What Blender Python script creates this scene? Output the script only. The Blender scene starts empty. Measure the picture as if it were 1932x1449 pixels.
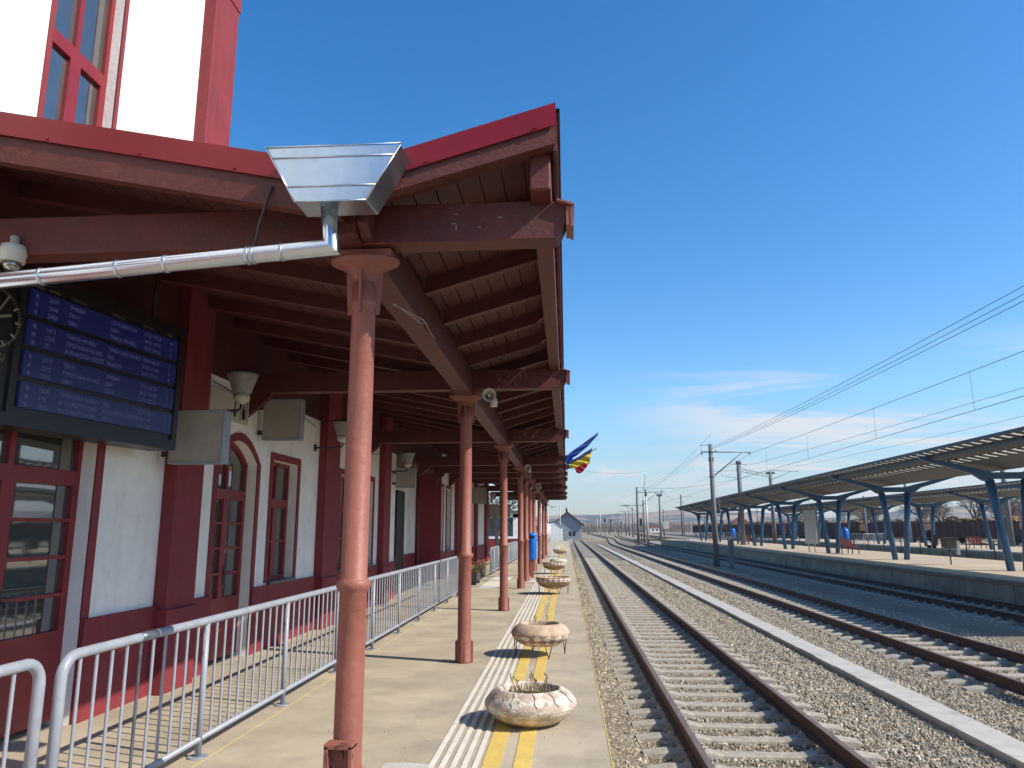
import bpy, bmesh, math, random
from mathutils import Vector, Matrix
from math import radians as RAD, sin, cos, pi
random.seed(7)
S = bpy.context.scene
COL = S.collection

# ------------------------------------------------------------------ camera
cam_d = bpy.data.cameras.new("camera")
cam = bpy.data.objects.new("camera", cam_d)
COL.objects.link(cam)
S.camera = cam
cam_d.sensor_width = 36
cam_d.lens = 36 * 1400 / 1932
cam_d.clip_start = 0.05
cam_d.clip_end = 20000
def cam_matrix(yaw, pitch, roll):
    fw = Vector((-sin(yaw) * cos(pitch), cos(yaw) * cos(pitch), sin(pitch)))
    rt = Vector((cos(yaw), sin(yaw), 0))
    up = rt.cross(fw)
    r = rt * cos(roll) + up * sin(roll)
    u = -rt * sin(roll) + up * cos(roll)
    m = Matrix((r, u, -fw)).transposed().to_4x4()
    m.translation = Vector((0, 0, 1.7))
    return m
cam.matrix_world = cam_matrix(RAD(4.101), RAD(11.065), RAD(-0.15))

# ------------------------------------------------------------------ light
SUN_EL = RAD(39.2)
SUN_DIR = Vector((0.955 * cos(SUN_EL), -0.296 * cos(SUN_EL), sin(SUN_EL)))
sun_d = bpy.data.lights.new("sun", 'SUN')
sun_d.energy = 5.0
sun_d.angle = RAD(0.5)
sun_d.color = (1.0, 0.90, 0.745)
sun = bpy.data.objects.new("sun", sun_d)
COL.objects.link(sun)
sun.rotation_euler = SUN_DIR.to_track_quat('Z', 'Y').to_euler()

W = bpy.data.worlds.new("World")
S.world = W
W.use_nodes = True
wn, wl = W.node_tree.nodes, W.node_tree.links
wn.clear()
w_out = wn.new('ShaderNodeOutputWorld')
w_bg = wn.new('ShaderNodeBackground')
w_sky = wn.new('ShaderNodeTexSky')
w_sky.sky_type = 'NISHITA'
w_sky.sun_disc = False
w_sky.sun_elevation = SUN_EL
w_sky.sun_rotation = math.atan2(SUN_DIR.x, SUN_DIR.y)
w_sky.altitude = 300
w_sky.air_density = 1.0
w_sky.dust_density = 0.6
w_sky.ozone_density = 2.2
w_bg.inputs['Strength'].default_value = 0.097
w_tc = wn.new('ShaderNodeTexCoord')
w_sep = wn.new('ShaderNodeSeparateXYZ')
wl.new(w_tc.outputs['Generated'], w_sep.inputs[0])
def wmath(op, a, b=None, c=None):
    n = wn.new('ShaderNodeMath'); n.operation = op
    for i, v in enumerate((a, b, c)):
        if v is None: continue
        if isinstance(v, (int, float)): n.inputs[i].default_value = v
        else: wl.new(v, n.inputs[i])
    return n.outputs[0]
# thin cirrus on a high layer: direction divided by its elevation
zc = wmath('MAXIMUM', w_sep.outputs['Z'], 0.012)
zz = wmath('ADD', zc, 0.03)
cxx = wmath('DIVIDE', w_sep.outputs['X'], zz)
cyy = wmath('DIVIDE', w_sep.outputs['Y'], zz)
comb = wn.new('ShaderNodeCombineXYZ')
wl.new(wmath('MULTIPLY', cxx, 0.55), comb.inputs[0]); wl.new(wmath('MULTIPLY', cyy, 1.25), comb.inputs[1])
nz = wn.new('ShaderNodeTexNoise')
nz.noise_dimensions = '4D'; nz.inputs['W'].default_value = 0.0
nz.inputs['Scale'].default_value = 0.62
nz.inputs['Detail'].default_value = 9
nz.inputs['Roughness'].default_value = 0.56
nz.inputs['Distortion'].default_value = 0.7
wl.new(comb.outputs[0], nz.inputs['Vector'])
def wramp(v, a, b):
    n = wn.new('ShaderNodeMapRange'); n.interpolation_type = 'SMOOTHSTEP'
    wl.new(v, n.inputs[0]); n.inputs[1].default_value = a; n.inputs[2].default_value = b
    return n.outputs[0]
cl = wramp(nz.outputs[0], 0.475, 0.63)
# the cloud bank lies low in the sky, mostly right of the tracks
lowm = wmath('MULTIPLY', wramp(zc, 0.235, 0.15), wramp(w_sep.outputs['X'], 0.02, 0.28))
# small puffs close to the horizon
nz2 = wn.new('ShaderNodeTexNoise'); nz2.inputs['Scale'].default_value = 14; nz2.inputs['Detail'].default_value = 6
mp2 = wn.new('ShaderNodeMapping'); mp2.inputs['Scale'].default_value = (1, 1, 2.4)
wl.new(w_tc.outputs['Generated'], mp2.inputs[0]); wl.new(mp2.outputs[0], nz2.inputs['Vector'])
puff = wmath('MULTIPLY', wramp(nz2.outputs[0], 0.54, 0.70), wmath('MULTIPLY', wramp(zc, 0.11, 0.07), wramp(zc, 0.0, 0.03)))
mask = wmath('MINIMUM', wmath('ADD', wmath('MULTIPLY', wmath('MULTIPLY', cl, lowm), 0.92), wmath('MULTIPLY', puff, 0.85)), 0.85)
haz = wmath('MULTIPLY', wramp(zc, 0.15, 0.0), 0.25)
w_hmix = wn.new('ShaderNodeMixRGB'); w_hmix.inputs[2].default_value = (3.9, 5.4, 6.9, 1)
w_hs = wn.new('ShaderNodeHueSaturation'); w_hs.inputs['Saturation'].default_value = 1.40; w_hs.inputs['Value'].default_value = 1.5
wl.new(w_sky.outputs[0], w_hs.inputs['Color'])
w_vr = wn.new('ShaderNodeMapRange'); w_vr.inputs[1].default_value = 0.0; w_vr.inputs[2].default_value = 0.17; w_vr.inputs[3].default_value = 0.88; w_vr.inputs[4].default_value = 1.6
wl.new(w_sep.outputs['Z'], w_vr.inputs[0]); wl.new(w_vr.outputs[0], w_hs.inputs['Value'])
wl.new(haz, w_hmix.inputs[0]); wl.new(w_hs.outputs[0], w_hmix.inputs[1])
w_mix = wn.new('ShaderNodeMixRGB')
w_mix.inputs[2].default_value = (6.5, 6.5, 6.5, 1)
wl.new(mask, w_mix.inputs[0]); wl.new(w_hmix.outputs[0], w_mix.inputs[1])
wl.new(w_mix.outputs[0], w_bg.inputs[0])
wl.new(w_bg.outputs[0], w_out.inputs[0])

S.view_settings.view_transform = 'Standard'
S.view_settings.look = 'None'
S.view_settings.exposure = 0.46
S.view_settings.gamma = 1
S.render.engine = 'CYCLES'
S.cycles.max_bounces = 6
S.cycles.transparent_max_bounces = 8

# ------------------------------------------------------------------ helpers
class MB:
    def __init__(s): s.v = []; s.f = []; s.s = []
    def add(s, vs, fs, smooth=False):
        n = len(s.v); s.v += [tuple(v) for v in vs]
        for f in fs: s.f.append(tuple(i + n for i in f)); s.s.append(smooth)
        return s
    def box(s, x0, x1, y0, y1, z0, z1):
        v = [(x, y, z) for z in (z0, z1) for y in (y0, y1) for x in (x0, x1)]
        return s.add(v, [(0,2,3,1),(4,5,7,6),(0,1,5,4),(2,6,7,3),(0,4,6,2),(1,3,7,5)])
    def obox(s, a, b, w, h, up=(0,0,1), taper=1.0):
        a, b = Vector(a), Vector(b); d = (b - a).normalized()
        side = d.cross(Vector(up))
        if side.length < 1e-4: side = d.cross(Vector((1,0,0)))
        side.normalize(); u = side.cross(d)
        vs = []
        for p, t in ((a, 1), (b, taper)):
            for i, j in ((-1,-1),(1,-1),(1,1),(-1,1)):
                vs.append(p + side * (i * w / 2 * t) + u * (j * h / 2 * t))
        return s.add(vs, [(0,3,2,1),(4,5,6,7),(0,1,5,4),(1,2,6,5),(2,3,7,6),(3,0,4,7)])
    def tube(s, pts, r, n=10, caps=True, smooth=True):
        pts = [Vector(p) for p in pts]; rs = r if isinstance(r, (list, tuple)) else [r] * len(pts)
        ref = Vector((0,0,1)); vs = []; prev = None
        for i, p in enumerate(pts):
            if i == 0: d = pts[1] - pts[0]
            elif i == len(pts) - 1: d = pts[-1] - pts[-2]
            else: d = (pts[i+1] - p).normalized() + (p - pts[i-1]).normalized()
            d.normalize()
            if prev is None:
                a = d.cross(ref)
                if a.length < 1e-3: a = d.cross(Vector((1,0,0)))
            else:
                a = prev - d * prev.dot(d)
                if a.length < 1e-4: a = d.cross(ref)
            a.normalize(); prev = a; b = d.cross(a)
            for k in range(n):
                t = 2 * pi * k / n; vs.append(p + a * (cos(t) * rs[i]) + b * (sin(t) * rs[i]))
        fs = []
        for i in range(len(pts) - 1):
            for k in range(n):
                fs.append((i*n + k, i*n + (k+1) % n, (i+1)*n + (k+1) % n, (i+1)*n + k))
        s.add(vs, fs, smooth)
        if caps and n > 2:
            m = len(s.v) - len(vs)
            s.f.append(tuple(m + k for k in range(n-1, -1, -1))); s.s.append(False)
            s.f.append(tuple(m + (len(pts)-1)*n + k for k in range(n))); s.s.append(False)
        return s
    def lathe(s, prof, c=(0,0,0), n=24, sx=1, sy=1, smooth=True, wob=None):
        vs = []; fs = []
        for i, (r, z) in enumerate(prof):
            for k in range(n):
                t = 2*pi*k/n; q = wob(t, z) if wob else 1
                vs.append((c[0] + r*cos(t)*sx*q, c[1] + r*sin(t)*sy*q, c[2] + z))
        for i in range(len(prof)-1):
            for k in range(n):
                fs.append((i*n+k, i*n+(k+1)%n, (i+1)*n+(k+1)%n, (i+1)*n+k))
        s.add(vs, fs, smooth)
        m = len(s.v) - len(vs)
        s.f.append(tuple(m + k for k in range(n-1,-1,-1))); s.s.append(False)
        s.f.append(tuple(m + (len(prof)-1)*n + k for k in range(n))); s.s.append(False)
        return s
    def prism(s, poly, axis, a, b):
        def mk(u, v, w):
            return {'x': (w,u,v), 'y': (u,w,v), 'z': (u,v,w)}[axis]
        n = len(poly)
        vs = [mk(u,v,a) for u,v in poly] + [mk(u,v,b) for u,v in poly]
        fs = [tuple(range(n)), tuple(range(2*n-1, n-1, -1))] + [(i, (i+1)%n, (i+1)%n+n, i+n) for i in range(n)]
        return s.add(vs, fs)
    def build(s, name, mat, parent=None, bevel=0, loc=None):
        me = bpy.data.meshes.new(name)
        me.from_pydata(s.v, [], s.f)
        me.polygons.foreach_set('use_smooth', s.s)
        bm = bmesh.new(); bm.from_mesh(me)
        bmesh.ops.recalc_face_normals(bm, faces=bm.faces)
        bm.to_mesh(me); bm.free()
        me.materials.append(mat)
        o = bpy.data.objects.new(name, me); COL.objects.link(o)
        if parent: o.parent = parent
        if loc: o.location = loc
        if bevel:
            m = o.modifiers.new('bevel', 'BEVEL'); m.width = bevel; m.segments = 2; m.limit_method = 'ANGLE'; m.angle_limit = RAD(40)
        return o
def tag(o, label=None, cat=None, group=None, kind=None):
    if label: o['label'] = label
    if cat: o['category'] = cat
    if group: o['group'] = group
    if kind: o['kind'] = kind
    return o
def thing(name, label, cat, loc=(0,0,0), rz=0, group=None):
    o = bpy.data.objects.new(name, None); COL.objects.link(o)
    o.empty_display_size = 0.2
    o.location = loc; o.rotation_euler = (0,0,rz)
    return tag(o, label, cat, group)
def kids(o): return [c for c in bpy.data.objects if c.parent == o]
def dup(o, loc=None, rz=None, label=None, parent=None):
    c = o.copy(); COL.objects.link(c); c.parent = parent
    if loc is not None: c.location = loc
    if rz is not None: c.rotation_euler = (0,0,rz)
    if label: c['label'] = label
    for ch in kids(o): dup(ch, parent=c)
    return c
def struct(name, mb, mat): return tag(mb.build(name, mat), kind='structure')

# ------------------------------------------------------------------ materials
SCALE = {'white_plaster':1.0,'pale_blue_wall':.48,'galvanised_sheet':.95,'shiny_zinc_pipe':.95,'platform_concrete':.92,'dark_window_glass':1,'yellow_line_paint':.9,'white_rib_paint':.9,'red_brown_wood':.60,'ceiling_boards':.56,
         'building_red':.58,'column_paint':.80,'blue_painted_steel':1.15,'sleeper_concrete':.88,'light_box_grey':.85,'black_case':1,'dark_metal':1,'hill_fields':.95,'platform_pavers':.9,'buff_tactile_strip':.9,'trough_concrete':.80}
def mat(name, col, rough=0.6, col2=None, ns=6.0, nfac=(0.35, 0.65), bump=0.0, bs=40.0, metal=0.0, spec=0.5, coord='Object', stretch=(1,1,1), detail=6, dirt=None, streak=0):
    m = bpy.data.materials.new(name); m.use_nodes = True
    N, L = m.node_tree.nodes, m.node_tree.links
    p = N['Principled BSDF']
    p.inputs['Roughness'].default_value = rough; p.inputs['Metallic'].default_value = metal
    p.inputs['Specular IOR Level'].default_value = spec
    tc = N.new('ShaderNodeTexCoord'); mp = N.new('ShaderNodeMapping'); mp.inputs['Scale'].default_value = stretch
    L.new(tc.outputs[coord], mp.inputs[0])
    sc_ = SCALE.get(name, .80)
    col = tuple(c*sc_ for c in col)
    if col2: col2 = tuple(c*sc_ for c in col2)
    if dirt: dirt = (tuple(c*sc_ for c in dirt[0]),) + tuple(dirt[1:])
    c2 = col2 if col2 else tuple(c * 0.8 for c in col)
    nz = N.new('ShaderNodeTexNoise'); nz.inputs['Scale'].default_value = ns; nz.inputs['Detail'].default_value = detail; nz.inputs['Roughness'].default_value = 0.6
    L.new(mp.outputs[0], nz.inputs['Vector'])
    rp = N.new('ShaderNodeMapRange'); rp.inputs[1].default_value = nfac[0]; rp.inputs[2].default_value = nfac[1]
    L.new(nz.outputs[0], rp.inputs[0])
    mx = N.new('ShaderNodeMixRGB'); mx.inputs[1].default_value = (*col, 1); mx.inputs[2].default_value = (*c2, 1)
    L.new(rp.outputs[0], mx.inputs[0])
    out = mx.outputs[0]
    if dirt:   # (colour, scale, low, high)
        nd = N.new('ShaderNodeTexNoise'); nd.inputs['Scale'].default_value = dirt[1]; nd.inputs['Detail'].default_value = 8; nd.inputs['Roughness'].default_value = 0.65
        L.new(mp.outputs[0], nd.inputs['Vector'])
        rd = N.new('ShaderNodeMapRange'); rd.inputs[1].default_value = dirt[2]; rd.inputs[2].default_value = dirt[3]
        L.new(nd.outputs[0], rd.inputs[0])
        md = N.new('ShaderNodeMixRGB'); md.inputs[2].default_value = (*dirt[0], 1)
        L.new(rd.outputs[0], md.inputs[0]); L.new(out, md.inputs[1]); out = md.outputs[0]
    if streak:
        m2 = N.new('ShaderNodeMapping'); m2.inputs['Scale'].default_value = (1,1,.10); L.new(tc.outputs[coord], m2.inputs[0])
        ns_ = N.new('ShaderNodeTexNoise'); ns_.inputs['Scale'].default_value = 9; ns_.inputs['Detail'].default_value = 6; L.new(m2.outputs[0], ns_.inputs['Vector'])
        rs_ = N.new('ShaderNodeMapRange'); rs_.inputs[1].default_value = .5; rs_.inputs[2].default_value = .78; rs_.inputs[4].default_value = streak; L.new(ns_.outputs[0], rs_.inputs[0])
        ms_ = N.new('ShaderNodeMixRGB'); ms_.blend_type = 'MULTIPLY'; ms_.inputs[2].default_value = (.50,.46,.42,1); L.new(rs_.outputs[0], ms_.inputs[0]); L.new(out, ms_.inputs[1]); out = ms_.outputs[0]
    L.new(out, p.inputs['Base Color'])
    if bump:
        nb = N.new('ShaderNodeTexNoise'); nb.inputs['Scale'].default_value = bs; nb.inputs['Detail'].default_value = 6
        L.new(mp.outputs[0], nb.inputs['Vector'])
        bp = N.new('ShaderNodeBump'); bp.inputs['Strength'].default_value = bump; bp.inputs['Distance'].default_value = 0.02
        L.new(nb.outputs[0], bp.inputs['Height']); L.new(bp.outputs[0], p.inputs['Normal'])
    return m
M = {}
M['column'] = mat('column_paint', (.325,.112,.084), .55, (.285,.096,.071), 5, bump=.25, bs=22, dirt=((.20,.085,.06), 14, .62, .72), streak=.45)
M['wood'] = mat('red_brown_wood', (.175,.034,.025), .6, (.125,.026,.020), 5, bump=.3, bs=30, stretch=(1,1,1), dirt=((.10,.045,.04), 4, .55, .75), streak=.4)
M['board'] = mat('ceiling_boards', (.155,.032,.023), .65, (.115,.025,.019), 3, bump=.2, bs=25)
M['sheet'] = mat('red_metal_sheet', (.25,.008,.018), .35, (.21,.008,.016), 2, spec=.4, bump=.03, bs=6)
M['plinth'] = mat('building_red', (.36,.040,.055), .75, (.30,.034,.046), 3, bump=.2, bs=30, dirt=((.24,.07,.065), 4, .56, .8), streak=.5)
M['white'] = mat('white_plaster', (.80,.79,.76), .85, (.70,.70,.69), 2.5, bump=.25, bs=25, dirt=((.50,.49,.46), 1.8, .56, .85), streak=.12)
M['frame'] = mat('red_window_frame', (.26,.020,.026), .45, (.21,.016,.022), 4)
M['glass'] = mat('dark_window_glass', (.035,.04,.04), .03, (.05,.055,.05), 3, spec=1.0, bump=.02, bs=1.6)
M['glass'].node_tree.nodes['Principled BSDF'].inputs['IOR'].default_value = 2.1
M['zinc'] = mat('galvanised_sheet', (.52,.62,.72), .30, (.44,.53,.63), 4, metal=1.0, bump=.14, bs=4, dirt=((.40,.40,.38), 6, .55, .8))  # blue of the mirrored sky is put into the metal colour
M['zincp'] = mat('shiny_zinc_pipe', (.60,.67,.76), .22, (.50,.57,.66), 2, metal=1.0, bump=.04, bs=3, dirt=((.42,.42,.40), 7, .58, .8))  # bluish tint painted in for the sky that the pipe reflects
M['rail_paint'] = mat('grey_railing_paint', (.34,.375,.44), .4, (.29,.32,.385), 9, bump=.05, bs=60)
M['steel'] = mat('bare_steel', (.16,.19,.24), .45, (.10,.11,.13), 12, metal=.4)
M['rust'] = mat('rusty_rail', (.075,.040,.034), .75, (.12,.060,.045), 14, bump=.3, bs=80, stretch=(1,.3,1))
M['railtop'] = mat('rail_head', (.26,.18,.155), .55, (.17,.11,.09), 18, metal=.2, stretch=(1,.2,1))
M['concrete'] = mat('sleeper_concrete', (.48,.44,.36), .85, (.32,.295,.25), 9, bump=.5, bs=60, dirt=((.22,.19,.15), 5, .56, .8), coord='Object')
M['slab'] = mat('trough_concrete', (.58,.56,.52), .8, (.48,.46,.43), 3, bump=.25, bs=60, dirt=((.28,.27,.26), 1.7, .55, .78))
M['black'] = mat('black_case', (.012,.012,.013), .4)
M['grey_plastic'] = mat('light_box_grey', (.42,.395,.34), .55, (.36,.34,.30), 6)
M['lamp_grey'] = mat('lamp_diffuser', (.26,.26,.25), .35, (.36,.36,.34), 20)
M['dark'] = mat('dark_metal', (.035,.035,.038), .5)
M['offwhite'] = mat('off_white_enamel', (.62,.61,.55), .4, (.55,.54,.48), 8)
M['yellow'] = mat('yellow_line_paint', (.70,.52,.13), .7, (.60,.43,.12), 5, dirt=((.36,.30,.20), 9, .58, .72), bump=.3, bs=90)
M['ribwhite'] = mat('white_rib_paint', (.74,.72,.66), .7, (.62,.60,.54), 5, dirt=((.38,.34,.29), 9, .58, .75), bump=.3, bs=90)
M['platform'] = mat('platform_concrete', (.49,.425,.32), .9, (.39,.335,.25), .9, bump=.4, bs=120, dirt=((.27,.235,.185), 1.3, .44, .80))
M['platform2'] = mat('platform_pavers', (.46,.39,.31), .9, (.40,.34,.27), .8, bump=.2, bs=50, dirt=((.55,.46,.33), .35, .5, .7))
M['ballast'] = mat('ballast_bed', (.29,.235,.165), .95, (.12,.095,.065), 28, nfac=(.38,.62), bump=1.0, bs=26, dirt=((.33,.29,.22), .35, .5, .75))
M['sand'] = mat('dusty_ground', (.34,.29,.215), .95, (.27,.22,.16), .25, bump=.4, bs=8, dirt=((.22,.19,.12), .05, .5, .7))
M['bluesteel'] = mat('blue_painted_steel', (.026,.098,.20), .4, (.022,.08,.17), 5)
M['roofgrey'] = mat('grey_roof_sheet', (.115,.135,.155), .6, (.095,.11,.13), 2)
M['mast'] = mat('concrete_mast', (.21,.22,.235), .8, (.165,.175,.19), 3, bump=.2, bs=20)
M['wire'] = mat('dark_wire', (.05,.055,.08), .6)
M['redplastic'] = mat('red_plastic', (.40,.045,.05), .4)
M['bluebin'] = mat('blue_plastic', (.006,.20,.85), .35, (.006,.17,.72), 5)
M['wagon'] = mat('wagon_brown', (.15,.072,.060), .75, (.085,.045,.040), 1.6, dirt=((.13,.06,.045), 1.2, .5, .75))
M['logs'] = mat('cut_logs', (.40,.25,.11), .8, (.13,.10,.075), 2.2, nfac=(.45,.6))
M['bark'] = mat('bare_bark', (.16,.13,.105), .9, (.11,.09,.075), 3)
M['twigs'] = mat('bare_twigs', (.20,.165,.135), .9, (.14,.115,.095), 1)
M['whitebark'] = mat('pale_bark', (.42,.37,.28), .9, (.26,.22,.17), 4)
M['grass'] = mat('dry_grass', (.24,.18,.09), .9, (.16,.13,.06), 3)
M['hedge'] = mat('dull_green', (.10,.12,.05), .9, (.16,.12,.06), 4)
M['flagblue'] = mat('blue_flag_cloth', (.012,.09,.55), .7)
M['flagyellow'] = mat('yellow_flag_cloth', (.80,.60,.03), .7)
M['flagred'] = mat('red_flag_cloth', (.62,.015,.03), .7)
M['soil'] = mat('dry_soil', (.06,.042,.025), .95, (.10,.075,.04), 20, bump=.6, bs=50)
M['tile'] = mat('dull_red_tiles', (.15,.055,.045), .8, (.10,.04,.035), 3)
M['paleblue'] = mat('pale_blue_wall', (.56,.62,.70), .85, (.50,.56,.64), 1)
M['text'] = mat('board_lettering', (.30,.30,.24), .6)
M['headwhite'] = mat('bright_patch', (.62,.61,.58), .8, (.52,.50,.46), 5, bump=.4, bs=60)
def emis(name, col, st, base=(.01,.01,.03)):
    m = bpy.data.materials.new(name); m.use_nodes = True
    p = m.node_tree.nodes['Principled BSDF']
    p.inputs['Base Color'].default_value = (*base, 1); p.inputs['Roughness'].default_value = .35
    p.inputs['Emission Color'].default_value = (*col, 1); p.inputs['Emission Strength'].default_value = st
    return m
M['screen'] = emis('lit_blue_screen', (.008,.018,.13), .16)
M['screentext'] = emis('lit_screen_text', (.13,.14,.30), .26)
def translucent(name, col):
    m = bpy.data.materials.new(name); m.use_nodes = True
    N, L = m.node_tree.nodes, m.node_tree.links; N.clear()
    o = N.new('ShaderNodeOutputMaterial'); a = N.new('ShaderNodeBsdfTranslucent'); b = N.new('ShaderNodeBsdfDiffuse'); x = N.new('ShaderNodeMixShader')
    a.inputs[0].default_value = (*col, 1); b.inputs[0].default_value = (*col, 1); x.inputs[0].default_value = .45
    L.new(a.outputs[0], x.inputs[1]); L.new(b.outputs[0], x.inputs[2]); L.new(x.outputs[0], o.inputs[0])
    return m
M['poly'] = translucent('translucent_panel', (.88,.86,.80))
def planter_mat(name, base, dia, n, h0, hh, under, band=None, outer=None, low=None):
    m = bpy.data.materials.new(name); m.use_nodes = True
    N, L = m.node_tree.nodes, m.node_tree.links; p = N['Principled BSDF']; p.inputs['Roughness'].default_value = .9
    tc = N.new('ShaderNodeTexCoord'); sp = N.new('ShaderNodeSeparateXYZ'); L.new(tc.outputs['Object'], sp.inputs[0])
    def mt(op, a, b=None):
        q = N.new('ShaderNodeMath'); q.operation = op
        for i, v in enumerate((a, b)):
            if v is None: continue
            if isinstance(v, (int, float)): q.inputs[i].default_value = v
            else: L.new(v, q.inputs[i])
        return q.outputs[0]
    u = mt('MULTIPLY', mt('ARCTAN2', sp.outputs[1], sp.outputs[0]), n / (2*pi))
    v = mt('DIVIDE', mt('SUBTRACT', sp.outputs[2], h0), hh)
    k = mt('MODULO', mt('ADD', mt('FLOOR', mt('ADD', mt('ADD', u, v), 100.0)), mt('FLOOR', mt('ADD', mt('SUBTRACT', u, v), 100.0))), 2.0)
    nz = N.new('ShaderNodeTexNoise'); nz.inputs['Scale'].default_value = 9; nz.inputs['Detail'].default_value = 7; L.new(tc.outputs['Object'], nz.inputs['Vector'])
    if low:
        u2 = mt('MULTIPLY', mt('ARCTAN2', sp.outputs[1], sp.outputs[0]), low[0] / (2*pi)); v2 = mt('DIVIDE', mt('SUBTRACT', sp.outputs[2], low[1]), low[2])
        k2 = mt('MODULO', mt('ADD', mt('FLOOR', mt('ADD', mt('ADD', u2, v2), 100.0)), mt('FLOOR', mt('ADD', mt('SUBTRACT', u2, v2), 100.0))), 2.0)
        k2 = mt('MULTIPLY', k2, mt('GREATER_THAN', sp.outputs[2], low[1]-low[2]))
        up = mt('GREATER_THAN', sp.outputs[2], low[3])
        k = mt('ADD', mt('MULTIPLY', k, up), mt('MULTIPLY', k2, mt('SUBTRACT', 1.0, up)))
    mo = N.new('ShaderNodeMixRGB'); mo.inputs[1].default_value = (*base,1); mo.inputs[2].default_value = (*(outer or base),1); mo.inputs[0].default_value = 0
    if band:
        inb = mt('MULTIPLY', mt('GREATER_THAN', sp.outputs[2], band[0]), mt('LESS_THAN', sp.outputs[2], band[1]))
        k = mt('MULTIPLY', k, inb); L.new(mt('SUBTRACT', 1.0, inb), mo.inputs[0])
    mx = N.new('ShaderNodeMixRGB'); L.new(mo.outputs[0], mx.inputs[1]); mx.inputs[2].default_value = (*dia,1); L.new(mt('MULTIPLY', k, mt('GREATER_THAN', nz.outputs[0], .40)), mx.inputs[0])
    m2 = N.new('ShaderNodeMixRGB'); m2.blend_type = 'MULTIPLY'; m2.inputs[0].default_value = .8
    rp = N.new('ShaderNodeMapRange'); rp.inputs[1].default_value = .3; rp.inputs[2].default_value = .7; rp.inputs[3].default_value = .55; rp.inputs[4].default_value = 1.1
    L.new(nz.outputs[0], rp.inputs[0]); L.new(mx.outputs[0], m2.inputs[1]); L.new(rp.outputs[0], m2.inputs[2])
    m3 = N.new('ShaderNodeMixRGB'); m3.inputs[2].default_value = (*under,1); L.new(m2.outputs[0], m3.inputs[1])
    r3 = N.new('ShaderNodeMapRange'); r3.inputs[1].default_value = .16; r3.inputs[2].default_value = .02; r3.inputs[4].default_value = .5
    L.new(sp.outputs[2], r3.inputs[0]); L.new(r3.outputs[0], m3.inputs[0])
    L.new(m3.outputs[0], p.inputs['Base Color'])
    nb = N.new('ShaderNodeTexNoise'); nb.inputs['Scale'].default_value = 45; nb.inputs['Detail'].default_value = 5; L.new(tc.outputs['Object'], nb.inputs['Vector'])
    bp = N.new('ShaderNodeBump'); bp.inputs['Strength'].default_value = .6; bp.inputs['Distance'].default_value = .02
    L.new(nb.outputs[0], bp.inputs['Height']); L.new(bp.outputs[0], p.inputs['Normal'])
    return m

RT = -0.50           # rail top
ST = RT - 0.180      # sleeper top
BT = ST - 0.075      # ballast level

# ------------------------------------------------------------------ ground
g = MB(); g.add([(-9000,-3000,-1.0),(9000,-3000,-1.0),(9000,9000,-1.0),(-9000,9000,-1.0)], [(0,1,2,3)])
struct('ground', g, M['sand'])
g = MB()
nx, ny = 60, 150
vs = []; fs = []
for j in range(ny+1):
    y = -8 + (j/ny)**1.6 * 190
    for i in range(nx+1):
        x = .25 + i/nx*13.6
        z = BT + random.uniform(-.008,.008)
        if .25 < x < .95: z += .03*sin((.95-x)/.7*pi/2)
        if 9.2 < x < 11.2: z += .05*sin((x-9.2)/2*pi)
        vs.append((x,y,z))
for j in range(ny):
    for i in range(nx):
        a = j*(nx+1)+i; fs.append((a,a+1,a+nx+2,a+nx+1))
g.add(vs,fs,True)
struct('ballast_bed', g, M['ballast'])
# low dusty yard beyond and beside the platforms
g = MB(); g.add([(13.2,170,-.78),(-30,170,-.78),(-30,178,-.70),(13.2,178,-.70)], [(0,1,2,3)])
g.add([(-30,178,-.70),(60,178,-.70),(90,520,-.66),(-60,520,-.66)], [(0,1,2,3)])
g.add([(24.3,-20,-.76),(27.9,-20,-.76),(30,178,-.76),(24.3,178,-.76)], [(0,1,2,3)])
g.add([(42.0,-20,-.80),(140,-20,-.80),(140,178,-.80),(42.0,178,-.80)], [(0,1,2,3)])
struct('yard_gravel', g, M['sand'])

# ------------------------------------------------------------------ main platform
g = MB(); g.box(-14, .31, -12, 112, -.98, 0)
pf = struct('platform', g, M['platform'])
g = MB(); g.box(.305,.3125,-12,112,-.012,.0035)
struct('platform_edge_line', g, M['yellow'])
g = MB()
for k in range(5):
    x = -1.035 + k*.080
    g.box(x, x+.038, 2, 80, .001, .007)
struct('tactile_guide_ribs', g, M['ribwhite'])
g = MB(); g.box(-.648,-.515,2,90,.001,.005); g.box(-.418,-.285,2,90,.001,.005)
struct('yellow_safety_lines', g, M['yellow'])
g = MB(); g.box(-2.62,-2.08,22.3,25.0,.001,.010); g.box(-2.62,-1.98,25.15,28.2,.001,.010); g.box(-1.98,-1.06,25.1,25.75,.001,.008)
struct('tactile_paving', g, M['ribwhite'])
g = MB(); g.prism([(-1.24,4.9),(-.98,5.2),(-1.0,5.82),(-1.22,5.86),(-1.36,5.84),(-1.40,5.2)], 'z', .001, .006)
struct('pale_repair_patch', g, M['headwhite'])
g = MB(); g.box(-2.752,-2.747,2,20,.001,.004)
struct('yellow_floor_line', g, M['yellow'])

random.seed(2); g = MB()
for k in range(420):
    x = random.uniform(-4.2,.27); y = 4.9 + 30*random.random()**1.7; q = random.uniform(.003,.011)
    g.tube([(x,y,0),(x+q*.5,y+q*.3,q*.8)], [q,q*.5], 5)
tag(g.build('grit', M['slab']), 'loose grit and pebbles scattered on the platform paving', 'grit', kind='stuff')

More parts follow.
